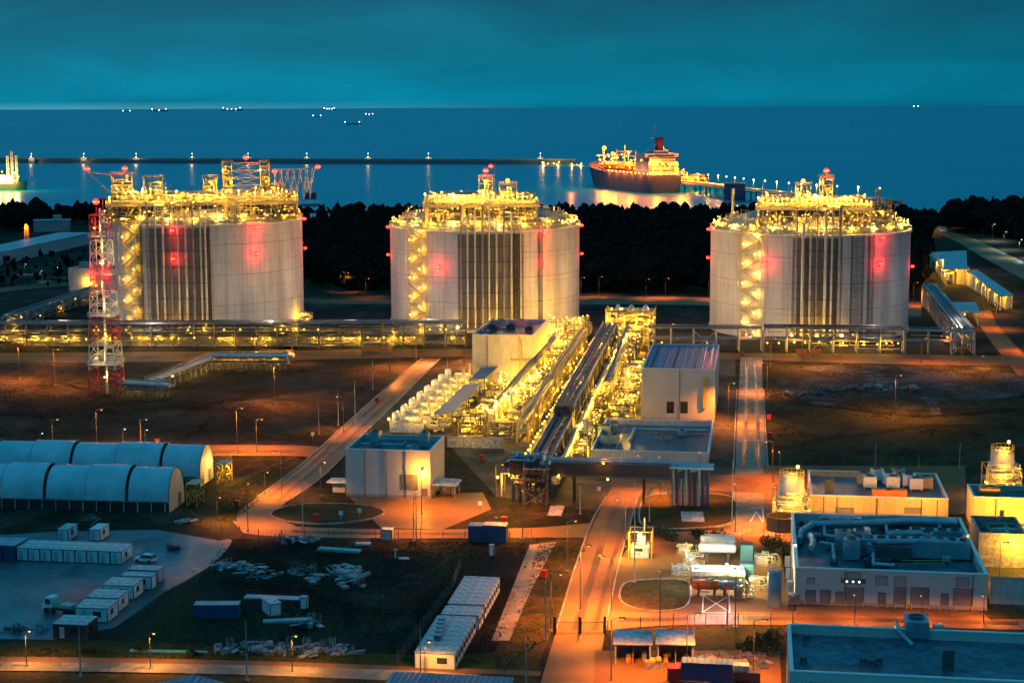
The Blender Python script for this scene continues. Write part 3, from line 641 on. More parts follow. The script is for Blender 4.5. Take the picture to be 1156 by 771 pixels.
u,v = b3.roof(981,767,8.3); MB().ball((min(u,25),10,b3.h-1.1),.8,12,6).build('dome_vent','module_grey',t)
# --- cut-off roofs along the lower edge
t = thing('gable_shed','teal gabled shed roof poking in at the lower edge left of centre','shed',at(206,838,0),-A*.4)
MB().prism([(-9,-7),(9,-7),(9,7),(-9,7)],0,5.2).build('wall','clad_white',t)
MB().add([(-9.4,-7.4,5.2),(9.4,-7.4,5.2),(9.4,7.4,5.2),(-9.4,7.4,5.2),(0,-7.4,7.6),(0,7.4,7.6)],[(0,1,4),(2,3,5),(1,2,5,4),(3,0,4,5),(0,3,2,1)]).build('roof','roof_rib',t)
t = thing('flat_shed','flat blue shed roof cut by the lower edge below the white site cabins','shed',at(436,812,0),-A)
MB().box(0,18,-4,6,0,5).build('wall','clad_white',t); MB().box(-.3,18.3,-4.3,6.3,5.0,5.25).build('roof','roof_rib',t)
# ================================================================== barrel-vaulted tent halls
def hall(px,py,label,segs,wd=11.,base=2.6,hh=6.6,lamp=False):
    P = at(px,py); t = thing('tent_hall',label,'tent hall',P,-A+.03)
    x = 0; mb = MB(); po = MB()
    for k,Ls in enumerate(segs):
        big = k%2; r = 1.055 if big else 1.
        n = 18; pr = [(wd/2-math.cos(PI*i/n)*wd/2*r, base+math.sin(PI*i/n)**.9*hh*r) for i in range(n+1)]
        sh = MB(); V = [(x-(0.6 if big else 0),a_,z) for a_,z in pr]+[(x-Ls-(.6 if big else 0),a_,z) for a_,z in pr]
        sh.add(V,[(i,i+1,n+2+i,n+1+i) for i in range(n)])
        sh.build('roof_section','tent_skin',t,sm=True)
        for xx in (x-(.6 if big else 0), x-Ls-(.6 if big else 0)):
            rb = MB()
            for i in range(n): rb.bar((xx,pr[i][0],pr[i][1]),(xx,pr[i+1][0],pr[i+1][1]),.16)
            rb.build('arch_rib','steel_galv' if big else 'steel_dark',t)
        x -= Ls
    Lt = -x; n = 18; E = [(wd/2-math.cos(PI*i/n)*wd/2, base+math.sin(PI*i/n)**.9*hh) for i in range(n+1)]
    MB().add([(0,a_,z) for a_,z in E]+[(.0,wd,0),(.0,0,0)],[tuple(range(n+3))]).build('end_wall','clad_cream',t)
    MB().box(.02,.14,wd*.62,wd*.62+1.6,0.02,3).build('door','door_grey',t)
    w = MB().box(-Lt,-.1,.5,.7,0,base); w.build('base_wall','paint_dark',t)
    MB().box(-Lt,0,.2,.45,base-.35,base-.1).build('gutter','steel_tan',t)
    po = MB().bar((0,.15,0),(0,.35,base-.35),.22).build('base_post','steel_galv',t); po.location.x = -1
    for i in range(1,int(Lt/3.2)): q = po.copy(); COL.objects.link(q); q.location.x = -1-i*3.2
    if lamp:
        MB().ball((.5,wd*.7,5),.35,8,5).build('lamp','glow_warm',t); light((3,wd*.7,4.6),'warm',1200,.3,t); light((6,wd*.4,3.5),'yellow',1500,.3,t)
    return t
ribbed('tent_skin',(.34,.60,.68),1.0,0,.42,.55,.25)
hall(191,579,'nearer white ribbed tent hall with cream end wall and dark base',[9.5,9.5,9.8,10,10,12,12])
hall(226,550,'farther white ribbed tent hall with a lamp by its end wall',[9.5,11,11.5,10,10,12,12,12],lamp=True)
t = thing('scaffold_stair','yellow-lit scaffold stair between the end walls of the two tent halls','scaffold',at(244,548),-A)
MB().lattice(0,2.4,0,5,0,5.2,2,.14).build('frame','paint_yellow',t); MB().box(-.2,2.6,-.2,5.2,5.2,5.35).build('deck','steel_galv',t); MB().rail([(0,0,5.35),(2.4,0,5.35),(2.4,5,5.35)],1.1).build('handrail','paint_yellow',t)
t = clone(t,at(211,572),-A,'yellow scaffold stair at the cream end wall of the nearer tent hall')
# ================================================================== the three storage tanks
def fit_tank(pxl, pxr, pyrim, R, hz):
    """centre of a tank of radius R whose silhouette runs from pxl to pxr"""
    best = None
    for i in range(200):
        D = 640+i*.8
        X = bis(lambda q: sum(edges(q, D, R, hz*.6))/2-(pxl+pxr)/2, -400, 400)
        a, b = edges(X, D, R, hz*.6)
        e = abs((b-a)-(pxr-pxl))
        if best is None or e < best[0]: best = (e, X, D)
    return best[1], best[2]
def edges(X, D, R, z):
    d = math.hypot(X, D); g = math.asin(R/d); th = math.atan2(X, D); l = math.sqrt(d*d-R*R)
    return [proj(l*math.sin(th+s*g), l*math.cos(th+s*g), z)[0] for s in (-1, 1)]
def red_lamp(parent, p, r=.75, P=1500, name='obstruction_light'):
    r *= .68
    o = MB().ball(p,r,16,10).build(name,'lens_red',parent,sm=True)
    MB().lathe([(r*.93,-r*.36),(r*1.03,-r*.3),(r*1.06,0),(r*1.03,r*.3),(r*.93,r*.36)],16,p).build('lamp_band','glow_red',o,sm=True)
    v = Vector(p); d = Vector((v.x,v.y,0)); d = d.normalized()*(r+.6) if d.length > 20 else Vector((0,-r-.6,0))
    light(tuple(v+d), 'red', P, .3, parent)
    return o
LAMPM = {}
def lamp_part(parent, p, g='glow_yellow', r=.3, name='floodlight'):
    k = (g, r)
    if k not in LAMPM:
        mb = MB(); mb.ball((0,0,0), r, 8, 5); o = mb.build(name, g); LAMPM[k] = o.data; o.parent = parent; o.location = p; return o
    o = bpy.data.objects.new(name, LAMPM[k]); COL.objects.link(o); o.parent = parent; o.location = p
    return o
def ring(R, n, z, a0=0, a1=2*PI):
    return [(R*math.cos(a0+(a1-a0)*i/n), R*math.sin(a0+(a1-a0)*i/n), z) for i in range(n+(0 if a1-a0 > 6.28 else 1))]
def tank(label, pxl, pxr, R, hz, seed, deck, stair_px, pipe_px, ladder_px, wall_red, third=False):
    rng = random.Random(seed)
    X, D = fit_tank(pxl, pxr, 250, R, hz); rz = -math.atan2(X, D)
    t = thing('storage_tank', label, 'storage tank', (X, D, 0), rz)
    ct, st = math.cos(rz), math.sin(rz)
    def ang(px, z=20):     # angle on the wall (local) seen at picture column px
        f = lambda a: proj(X+R*(math.cos(a)*ct-math.sin(a)*st), D+R*(math.cos(a)*st+math.sin(a)*ct), z)[0]-px
        return bis(f, -PI+.02, -.02)
    w = MB().lathe([(R+.5,0),(R+.5,1.2),(R,1.2),(R,hz-1.2),(R+.55,hz-1.0),(R+.55,hz),(R-1.2,hz)], 160); w.build('wall','tank_concrete',t,sm=True)
    for z in ((12,22,32) if not third else (13,25,37)):
        MB().lathe([(R+.02,z),(R+.09,z+.05),(R+.09,z+.2),(R+.02,z+.25)],160).build('joint_ring','concrete',t)
    Rd = 2*R; pr = [(r, hz+math.sqrt(Rd*Rd-r*r)-math.sqrt(Rd*Rd-(R-1.2)**2)) for r in [ (R-1.2)*(1-k/14) for k in range(15)]]; pr[-1] = (.01, pr[-1][1])
    MB().lathe(pr, 96).build('roof_dome','concrete_pale',t,sm=True); apex = pr[-1][1]
    dome = lambda x, y: hz+math.sqrt(max(0,Rd*Rd-x*x-y*y))-math.sqrt(Rd*Rd-(R-1.2)**2)
    MB().rail(ring(R+.3,90,hz),1.3,.1,9,(.55,.8,1.1),True).build('rim_railing','steel_tan',t)
    # rim equipment and lamps
    cab = MB().box(-.5,.5,-.5,.5,0,1).build('rim_cabinet','steel_tan',t); cabs = [cab]+[cab.copy() for _ in range(69)]
    for i,o in enumerate(cabs):
        if i: COL.objects.link(o)
        a = rng.uniform(0,2*PI); r = rng.uniform(R-6,R-1); x,y = r*math.cos(a), r*math.sin(a); z = dome(x,y)
        h = rng.uniform(.6,2.4)*(1.6 if third else 1); o.location = (x,y,z-.1); o.scale = (rng.uniform(.5,1.8),rng.uniform(.5,1.8),h); o.rotation_euler = (0,0,a)
    mb = MB()
    for rr,z in ((R-3,1.5),(R-3.5,1.1)): Q = ring(rr,72,0); Q = [(x,y,dome(x,y)+z) for x,y,_ in Q]; mb.path(Q+[Q[0]],.22,6)
    mb.build('ring_main','pipe_warm',t)
    mb = MB()
    for i in range(150 if not third else 260):
        a = rng.uniform(0,2*PI) if i%3 else rng.uniform(-PI,0); rr = rng.uniform(R-9,R-1.4); da = rng.uniform(.04,.22); zt = rng.uniform(.8,3.6)*(1.5 if third else 1)
        Q = [(rr*math.cos(a+da*q/3),rr*math.sin(a+da*q/3)) for q in range(4)]; mb.path([(x,y,dome(x,y)+zt) for x,y in Q],rng.uniform(.08,.2),5)
        x,y = Q[0]; mb.tube((x,y,dome(x,y)-.1),(x,y,dome(x,y)+zt+.3),.12,5); mb.tube((x,y,dome(x,y)+.7),(x*(R-2)/rr,y*(R-2)/rr,dome(x*(R-2)/rr,y*(R-2)/rr)+1.0),.1,5); x,y = Q[3]; mb.tube((x,y,dome(x,y)-.1),(x,y,dome(x,y)+zt+rng.uniform(0,1.5)),.12,5)
    Q = ring(R-2,72,0); mb.path([(x,y,dome(x,y)+1.0) for x,y,_ in Q+[Q[0]]],.24,6); mb.build('rim_pipework','pipe_warm',t)
    for i in range(22 if not third else 34):
        a = rng.uniform(-PI,0); rr = rng.uniform(R-10,R-3); x,y = rr*math.cos(a),rr*math.sin(a); lamp_part(t,(x,y,dome(x,y)+rng.uniform(2.4,5)),'glow_yellow',.28,'dome_lamp')
    n = 70
    for i in range(n):
        a = 2*PI*(i+.5)/n+rng.uniform(-.03,.03); h = rng.uniform(1.8,3.4)
        lamp_part(t,((R-1)*math.cos(a),(R-1)*math.sin(a),hz+h),rng.choice(['glow_yellow','glow_warm','glow_yellow']),.3)
        if i%3 == 0: light(((R-2.2)*math.cos(a),(R-2.2)*math.sin(a),hz+h),'yellow' if i%2 else 'warm',2600,.3,t)
    # raised deck on columns
    x0,x1,y0,y1,z = deck
    MB().box(x0,x1,y0,y1,z-.35,z).build('deck','steel_dark',t)
    mb = MB().box(x0-.1,x1+.1,y0-.25,y0-.01,z-1.1,z+.15).box(x0-.1,x1+.1,y1+.01,y1+.25,z-1.1,z+.15)
    for i in range(9): x = x0+(x1-x0)*i/8; mb.box(x-.15,x+.15,y0,y1,z-1.2,z-.36)
    mb.build('deck_beam','steel_tan',t)
    for i in range(7):
        for j in range(3):
            x = x0+1+(x1-x0-2)*i/6; y = y0+1+(y1-y0-2)*j/2; zb = dome(x,y) if math.hypot(x,y) < R-1.2 else hz
            if zb < z-1.5: MB().bar((x,y,zb),(x,y,z-1.2),.55).build('deck_column','steel_tan',t)
    MB().rail([(x0,y1,z),(x0,y0,z),(x1,y0,z),(x1,y1,z)],1.2,.09,1.8).build('deck_railing','paint_yellow',t)
    mb = MB(); yy = (y0+y1)/2
    for _ in range(95):
        x = rng.uniform(x0+1,x1-1); y = rng.uniform(y0+.5,yy); zb = dome(x,y) if math.hypot(x,y) < R-1.2 else hz
        if zb > z-2: continue
        k = rng.random()
        if k < .45: mb.tube((x,y,zb),(x,y,z-.4),rng.uniform(.1,.3),6)
        elif k < .8: zz = rng.uniform(zb+.5,z-1.2); mb.tube((x,y,zz),(min(x1-1,x+rng.uniform(3,14)),y,zz),rng.uniform(.1,.32),6)
        else: mb.obox((x,y,zb+rng.uniform(.6,1.6)),(rng.uniform(.8,2.6),1.2,rng.uniform(1.2,3)))
    mb.build('dome_pipework','pipe_warm',t)
    for _ in range(34):
        x = rng.uniform(x0+1,x1-1); y = rng.uniform(y0-1,y0+8); lamp_part(t,(x,y,rng.uniform((hz+z)/2,z-1.4)),'glow_yellow',.25)
    for i in range(4): light((x0+(x1-x0)*(i+.5)/4,y0-1.5,hz+5.5),'yellow',600,.3,t)
    # equipment on the deck
    B = (x0+.8,x1-.8,y0+.8,y1-.8,z+.2,z+3.6)
    MB().pipes(rng,B,110,.10,.30,5).build('deck_pipework','pipe_warm',t)
    mb = MB()
    for _ in range(36):
        x,y = rng.uniform(B[0],B[1]), rng.uniform(B[2],B[3]); h = rng.uniform(1,3.6); mb.obox((x,y,z+h/2),(rng.uniform(.7,2.4),rng.uniform(.7,2),h))
    mb.build('deck_cabinet','steel_tan',t)
    for _ in range(5):
        x,y = rng.uniform(B[0]+2,B[1]-2), rng.uniform(B[2],B[3]); MB().lathe([(.01,0),(.9,.02),(.9,2.8),(.6,3.3),(.01,3.5)],12,(x,y,z)).build('pump_well','pipe_pale',t)
    for i in range(46):
        if i < 24: x,y = x0+(x1-x0)*(i+.5)/24, y0+.2
        else: x,y = rng.uniform(B[0],B[1]), rng.uniform(B[2],B[3])
        h = rng.uniform(2.2,4.6); MB().bar((x,y,z),(x,y,z+h-.3),.12).build('lamp_post','steel_galv',t)
        lamp_part(t,(x,y,z+h),rng.choice(['glow_yellow','glow_warm']),.3)
        if i%2 == 0: light((x,y-.6,z+h),'yellow' if i%4 else 'warm',2600,.3,t)
    for _ in range(6):
        x,y = rng.uniform(B[0],B[1]), rng.uniform(B[2],B[3]); MB().tube((x,y,z),(x,y,z+rng.uniform(6,10)),.09,5,.03).build('lightning_rod','steel_galv',t)
    # zigzag stair tower on the wall
    a = ang(stair_px); sx_, sy_ = math.cos(a), math.sin(a); tx, ty = -sy_, sx_
    P = lambda s, o, z_: (sx_*(R+o)+tx*s, sy_*(R+o)+ty*s, z_)
    nf = 11; hh = (hz+1)/nf; S = 3.6
    fr = MB()
    for s in (-S-1,S+1):
        for o in (.4,3.0): fr.bar(P(s,o,0),P(s,o,hz+1.2),.18)
    for k in range(nf+1):
        z_ = min(k*hh,hz+1)
        for o in (.4,3.0): fr.bar(P(-S-1,o,z_),P(S+1,o,z_),.12)
    fr.build('stair_frame','paint_yellow',t)
    for k in range(nf):
        s0,s1 = (-S,S) if k%2 else (S,-S); f = MB()
        o = 1.0 if k%2 else 2.2; p,q = Vector(P(s0,o,k*hh)), Vector(P(s1,o,(k+1)*hh)); u = Vector((sx_,sy_,0))*.5
        f.add([tuple(p-u),tuple(p+u),tuple(q+u),tuple(q-u),tuple(p-u+Vector((0,0,-.25))),tuple(p+u+Vector((0,0,-.25))),tuple(q+u+Vector((0,0,-.25))),tuple(q-u+Vector((0,0,-.25)))],[(0,1,2,3),(7,6,5,4),(0,4,5,1),(1,5,6,2),(2,6,7,3),(3,7,4,0)])
        for e_ in (-1,1): f.bar(p+u*e_+Vector((0,0,1.1)),q+u*e_+Vector((0,0,1.1)),.1)
        c = [P(s1-.9,.5,(k+1)*hh),P(s1+.9,.5,(k+1)*hh),P(s1+.9,2.9,(k+1)*hh),P(s1-.9,2.9,(k+1)*hh)]; f.sheet([(v[0],v[1]) for v in c],(k+1)*hh)
        f.build('stair_flight','steel_tan',t)
        lamp_part(t,P(s0*.75,2.6,k*hh+2.5),'glow_warm' if pxl > 700 else 'glow_yellow',.42); light(P(s0*.75,1.6,k*hh+2.4),'warm' if pxl > 700 else 'yellow',560,.25,t)
    # bank of risers
    A0,A1 = ang(pipe_px[0]-5),ang(pipe_px[-1]+5); bp_ = MB()
    for k in range(10):
        q0,q1 = A0+(A1-A0)*k/10,A0+(A1-A0)*(k+1)/10; bp_.add([((R+.25)*math.cos(q),(R+.25)*math.sin(q),zz) for q,zz in ((q0,1.3),(q1,1.3),(q1,hz-1.3),(q0,hz-1.3))],[(0,1,2,3)])
    bp_.build('backing_panel','pipe_backing',t)
    for i,px in enumerate(pipe_px):
        a = ang(px); ca,sa = math.cos(a), math.sin(a); r = rng.choice([.3,.38,.45,.6,.38]); o = R+1.6+r; top = z-rng.uniform(-1,6) if i%3 else z+.5
        Pp = [(ca*o,sa*o,2.2),(ca*o,sa*o,top),(ca*(R-6),sa*(R-6),top)]
        MB().path(Pp,r,10).build('riser_pipe','pipe_pale' if i%3 else 'pipe_mid',t,sm=True)
    a0,a1 = ang(pipe_px[0]-3),ang(pipe_px[-1]+3)
    for z_ in [4+i*6.2 for i in range(int((hz-4)/6.2)+1)]:
        for o in (.5,2.6):
            Q = [((R+o)*math.cos(a0+(a1-a0)*k/8),(R+o)*math.sin(a0+(a1-a0)*k/8),z_) for k in range(9)]
            if o == .5: mb = MB()
            mb.path(Q,.13,4)
        mb.build('pipe_bracket','steel_dark',t)
    light((R+7)*0 and (0,0,0) or ((R+9)*math.cos((a0+a1)/2),(R+9)*math.sin((a0+a1)/2),5),'yellow',3500,.4,t)
    for k in (0,1,2):
        aa = a0+(a1-a0)*k/2; lamp_part(t,((R+3.5)*math.cos(aa),(R+3.5)*math.sin(aa),2.6),'glow_warm',.7); light(((R+4.4)*math.cos(aa),(R+4.4)*math.sin(aa),3),'yellow',1200,.3,t)
    for px,wd in ladder_px:
        a = ang(px); ca,sa = math.cos(a), math.sin(a); q = lambda s,o,z_: (ca*(R+o)-sa*s, sa*(R+o)+ca*s, z_); mb = MB()
        for s in (-wd/2,wd/2):
            for o in (.5,1.3): mb.bar(q(s,o,0),q(s,o,hz),.14)
        for k in range(int(hz/.9)): mb.bar(q(-wd/2,.5,k*.9),q(wd/2,.5,k*.9),.16); mb.bar(q(-wd/2,1.3,k*.9),q(wd/2,1.3,k*.9),.1)
        mb.build('caged_ladder','paint_dark',t)
    for px,z_ in wall_red:
        if px in ('L','R'): a = -PI+.06 if px == 'L' else -.06
        else: a = ang(px,z_)
        p = ((R+1.0)*math.cos(a),(R+1.0)*math.sin(a),z_)
        MB().bar((R*math.cos(a)*.999,R*math.sin(a)*.999,z_-.9),(p[0],p[1],z_-.9),.2).build('lamp_bracket','steel_dark',t)
        red_lamp(t,p,.95,2000)
    for aa in (-2.5,-1.9,-1.2,-.6): light(((R+26)*math.cos(aa),(R+26)*math.sin(aa),14),'neutral',4600,.5,t)  # fill lights without lamp bodies, added out from the wall to brighten it
    return t, (X,D,rz), ang
def tower(t, x, y, z, w, d, h, top='red', seed=1, P=2200):
    rng = random.Random(seed)
    o = MB().lattice(x-w/2,x+w/2,y-d/2,y+d/2,z,z+h,max(2,int(h/2.6)),.22,1,False).build('tower_frame','steel_tan',t)
    MB().pipes(rng,(x-w/2,x+w/2,y-d/2,y+d/2,z,z+h-.5),22,.15,.42,4).build('tower_pipework','pipe_warm',o)
    for k in range(1,4): MB().box(x-w/2-.3,x+w/2+.3,y-d/2-.3,y+d/2+.3,z+h*k/3-.12,z+h*k/3).build('tower_deck','steel_dark',o)
    MB().rail([(x-w/2-.3,y-d/2-.3,z+h),(x+w/2+.3,y-d/2-.3,z+h),(x+w/2+.3,y+d/2,z+h)],1.1,.09,1.5).build('tower_railing','paint_yellow',o)
    for k in range(3): p = (x+rng.uniform(-.5,.5)*w,y-d/2-.3,z+h*(k+.6)/3.2); lamp_part(t,p,'glow_yellow',.33); light((p[0],p[1]-.8,p[2]),'yellow',700,.25,t)
    if top == 'red': red_lamp(t,(x,y,z+h+2.6),1.5,P); MB().bar((x,y,z+h),(x,y,z+h+1.4),.2).build('lamp_post','steel_galv',t)
    elif top == 'orange': lamp_part(t,(x,y,z+h+1.5),'glow_orange',.9); light((x,y-1.3,z+h+1.5),'amber',2500,.3,t)
    return o
# middle tank
T1,I1,ang1 = tank('middle storage tank of three, below the white ship, with flat lit deck and red-topped tower',441,654,40,41,11,(-25,22,-31,4,51),473,(522,529,537,545,552,560,568,576,586),((583,2.6),(609,1.4)),
    [('L',40.2),('L',28.5),('R',40.5),('R',28.5),(612,27),(497,26.5),(612,39.5)])
tower(T1,0.5,-16,51,5.5,5.5,10.5,'red',3,4000); red_lamp(T1,(2.6,-16.5,66.0),1.2,2500); tower(T1,9.5,-15,51,7,5,7.5,'orange',4); 
MB().tube((4.2,-16,51),(4.2,-16,69),.12,6,.05).build('mast','steel_galv',T1)
# right tank
T2,I2,ang2 = tank('right-hand storage tank of three, with streaked wall, dark ladders and one tall red lamp',802,1027,40,41,23,(-21,24,-31,4,51),849,(899,906,914,921,930,937,945),((966,5),(981,2.2)),
    [('L',40.2),('L',28.5),(994,39.5),(992,29.5),(866,29.5),('R',26)])
tower(T2,6,-15,51,5,5,11,'red',5,4000); tower(T2,-3,-14,51,6,5,8,'orange',6); tower(T2,27,-10,44,9,6,8,None,8); MB().lattice(25,26.6,-26,-24.4,51,58,4,.2).build('vent_tower','steel_dark',T2)
MB().obox((33,-8,52),(6,.8,1.4)).build('sign_board','paint_dark',T2); MB().bar((33,-8,44),(33,-8,51.3),.3).build('sign_post','steel_dark',T2)
MB().tube((-31,-6,44),(-31,-6,57),.55,8).build('vent_stack','pipe_pale',T2)
# left tank (taller, wide framed deck)
T3,I3,ang3 = tank('left-hand storage tank of three, tallest, crowned with wide trusses and outrigger arms',115,342,41,45,37,(-37,38,-30,8,53),151,(172,180,188,196,204,212,220,228,233),((160,2.4),(236,1.4)),
    [('R',44.2),('R',32),(196,43),(288,43.5),(288,33),(197,32)],True)
x0,x1,y0 = -37,38,-30
mb = MB()
for i in range(18):
    a_,b_ = x0+(x1-x0)*i/18, x0+(x1-x0)*(i+1)/18
    mb.bar((a_,y0,53),(a_,y0,48.2),.35); mb.bar((a_,y0,53 if i%2 else 48.2),(b_,y0,48.2 if i%2 else 53),.28)
mb.bar((x0,y0,48.2),(x1,y0,48.2),.4); mb.build('deck_truss','steel_dark',T3)
MB().pipes(random.Random(5),(x0,x1,y0+.5,y0+8,47.5,52.5),130,.1,.3,5).build('truss_pipework','pipe_dark',T3)
tower(T3,-31,-18,53,8,6,11,None,31); red_lamp(T3,(-29.5,-21,66.5),1.4,2500); MB().bar((-29.5,-21,64),(-29.5,-21,65.4),.2).build('lamp_post','steel_galv',T3)
MB().bar((-35,-18,64),(-44,-20,65.2),.35).bar((-36,-18,57),(-44,-20,65.2),.25).build('outrigger_arm','steel_galv',T3); red_lamp(T3,(-44,-20,66.4),1.4,2000)
tower(T3,-19,-16,53,7.5,6,9.5,None,32); tower(T3,3.5,-16,53,5.5,5.5,9.5,None,33)
tower(T3,10.5,-14,53,3.6,4,15,None,34); tower(T3,25.5,-14,53,3.6,4,15,None,35)
MB().lattice(12.3,23.7,-16,-12,53,68,5,.25).build('tower_frame','steel_galv',T3); red_lamp(T3,(18,-15,70.2),1.4,2500); MB().bar((18,-15,68),(18,-15,69),.2).build('lamp_post','steel_galv',T3)
red_lamp(T3,(29.5,-15,64.5),1.4,2000); MB().bar((29.5,-15,53),(29.5,-15,63.4),.25).build('lamp_post','steel_galv',T3)
mb = MB()
for k in range(6):
    x = 31+k*2.6
    mb.bar((x,-12,56),(x-1.6,-12,65),.2); mb.bar((x,-12,56),(x+1.8,-12,65),.2); mb.bar((x,-8,56),(x-1.2,-8,65),.2); mb.bar((x,-8,56),(x+1.2,-8,65),.2); mb.bar((x,-12,53),(x,-12,56),.2); mb.bar((x,-8,53),(x,-8,56),.2)
mb.bar((29,-12,65),(46,-12,65.4),.35).bar((29,-8,65),(46,-8,65.4),.3).bar((41,-12,53),(46,-12,65),.3); mb.build('outrigger_truss','steel_galv',T3)
red_lamp(T3,(47.2,-12,66),1.4,2200)
for k in range(7): lamp_part(T3,(22+k*2.4,-14,56+R_.uniform(-2,1)),'glow_yellow',.4)
tower(T3,30,-17,53,5,5,6,None,36); tower(T3,36,-12,47,5,5,9,None,38)
# ================================================================== process area, racks and the pipe corridor
def grid(px, py): return auv(px, py)
# --- prototypes of process skids (about 8 x 8 m)
def skid(seed, kind):
    rng = random.Random(seed)
    t = thing('process_skid','yellow-lit process skid','process skid',(0,0,0),-A)
    W2 = 3.5; h = {'drum':4.2,'column':4.8,'pump':2.6,'frame':6.6,'header':3.6}[kind]
    f = MB()
    for i in (-1,0,1):
        for j in (-1,1): f.bar((i*W2,j*W2,0),(i*W2,j*W2,h),.22)
    for z in ([h] if h < 5 else [h*.5,h]):
        for j in (-1,1): f.bar((-W2,j*W2,z),(W2,j*W2,z),.2)
        for i in (-1,0,1): f.bar((i*W2,-W2,z),(i*W2,W2,z),.2)
    f.build('frame','steel_dark',t)
    MB().box(-W2-.2,W2+.2,-W2-.2,W2+.2,0,.25).build('base_slab','concrete',t)
    MB().pipes(rng,(-W2,W2,-W2,W2,.5,h+.4),30 if kind != 'pump' else 24,.06,.17,5).build('pipework','pipe_warm',t); MB().pipes(rng,(-W2,W2,-W2,W2,.5,h),26,.07,.2,5).build('pipework','pipe_dark',t)
    if kind == 'drum':
        o = MB().capsule((0,rng.uniform(-1,1),2.3),6.4,1.1,'x').build('drum','pipe_pale',t,sm=True); MB().box(-2,-1.6,-.8,.8,.25,1.4).box(1.6,2,-.8,.8,.25,1.4).build('saddle','steel_galv',o)
    if kind == 'column':
        for x,hh,r in ((-1.8,8.5,.8),(1.6,6.4,.65)): MB().lathe([(.01,.25),(r,.26),(r,hh-.5),(r*.7,hh-.1),(.01,hh)],14,(x,.5,0)).build('column_vessel','pipe_pale',t,sm=True)
    if kind == 'pump':
        for i in range(3): 
            x = -2.4+i*2.4; o = MB().capsule((x,-1,.95),2.4,.42,'y',12).build('pump','paint_white',t,sm=True); MB().box(x-.5,x+.5,-2.4,.4,.25,.5).build('pump_base','steel_dark',o)
    if kind == 'frame':
        MB().box(-W2,W2,-W2,W2,h*.5-.1,h*.5).build('deck','steel_dark',t); MB().rail([(-W2,-W2,h),(W2,-W2,h),(W2,W2,h)],1.1,.09,1.8).build('handrail','paint_yellow',t)
        MB().capsule((0,0,h*.5+1.3),5,.8,'x').build('exchanger','pipe_pale',t,sm=True)
    if kind == 'header':
        mb = MB()
        for k in range(6): mb.tube((-3+k*1.2,-W2,h-.2),(-3+k*1.2,W2,h-.2),.3,8)
        mb.build('header_pipe','pipe_pale',t,sm=True)
        for k in range(4): MB().box(-3+k*1.9,-2.2+k*1.9,-W2-.1,-W2+.6,.25,1.9).build('cabinet','steel_tan',t)
    for k in range(8):
        p = (rng.uniform(-W2,W2),rng.uniform(-W2,W2*.4),rng.uniform(h*.5,h+1.6)); lamp_part(t,p,rng.choice(['glow_yellow','glow_yellow','glow_warm']),.2)
    MB().bar((W2,-W2,h),(W2,-W2,h+1.5),.12).build('lamp_post','steel_galv',t); lamp_part(t,(W2,-W2,h+1.7),'glow_warm',.26)
    light((rng.uniform(-2,2),-W2-.8,h*.5),'yellow',2000,.3,t); light((rng.uniform(-1,1),0,h+2.0),'yellow',2200,.3,t)
    return t
KN = {'drum':'horizontal drum','column':'two upright vessels','pump':'three low white pumps','frame':'two-storey railed frame','header':'rows of parallel header pipes'}
PROTO = {k: skid(100+i,k) for i,k in enumerate(KN)}
USED = {}
def put_skid(kind, u, v, zone):
    x, y = xy(u, v); lab = 'pipe skid with %s, %s' % (KN[kind], zone)
    p = PROTO[kind]
    if kind not in USED: USED[kind] = 1; p.location = (x,y,.07); p['label'] = lab; p['group'] = 'process skids around the pipe corridor'; return p
    return clone(p,(x,y,.07),-A+R_.choice([0,0,PI/2,PI]),lab,'process skids around the pipe corridor')
ks = list(KN)
EAST = [(628,528),(664,520),(668,474),(722,474),(724,420),(738,388),(730,362),(694,362),(676,395),(650,450),(632,490)]
WESTP = [(506,496),(586,496),(612,458),(644,410),(674,368),(640,364),(620,384),(612,434),(566,438),(556,450),(532,474),(512,486)]
cnt = 0
for iu in range(-16,8):
    for iv in range(44,84):
        u = iu*7.7; v = iv*7.9; X,Y = xy(u,v); px,py = proj(X,Y,0)
        for Pz,nm in ((EAST,'right of the corridor'),(WESTP,'left of the corridor')):
            if inpoly(px,py,Pz):
                end = 'near end' if py > 458 else 'halfway along' if py > 408 else 'tank end'
                put_skid(ks[(iu*3+iv*2+R_.randint(0,1))%5],u+R_.uniform(-.5,.5),v+R_.uniform(-.5,.5),nm+' '+end); cnt += 1
print('skids',cnt)
# tall knot-out vessels and lit framework at the tank end
t = thing('valve_tower','tall yellow-lit pipe tower at the tank end of the process area','pipe tower',at(712,388),-A)
MB().lattice(-9,9,-6,6,0,13,4,.3).build('frame','steel_tan',t)
MB().pipes(random.Random(9),(-9,9,-6,6,.5,13),120,.15,.45,5).build('pipework','pipe_pale',t)
for z in (4,8.6,13): MB().box(-9.3,9.3,-6.3,6.3,z-.12,z).build('deck','steel_dark',t)
MB().rail([(-9.3,6,13),(-9.3,-6.3,13),(9.3,-6.3,13),(9.3,6,13)],1.1,.1,2).build('handrail','paint_yellow',t)
for x in (-5,0,5.5): MB().lathe([(.01,0),(1.2,.02),(1.2,13.5),(.7,14.6),(.01,15)],14,(x,2,0)).build('column_vessel','pipe_pale',t,sm=True)
for k in range(26): lamp_part(t,(R_.uniform(-9,9),-6.4+R_.choice([0,0,6]),R_.uniform(1,14.5)),R_.choice(['glow_yellow','glow_warm']),.4)
for k in range(8): light((-8+k%4*5.3,-7.5,3+k//4*7),'yellow',1500,.3,t)
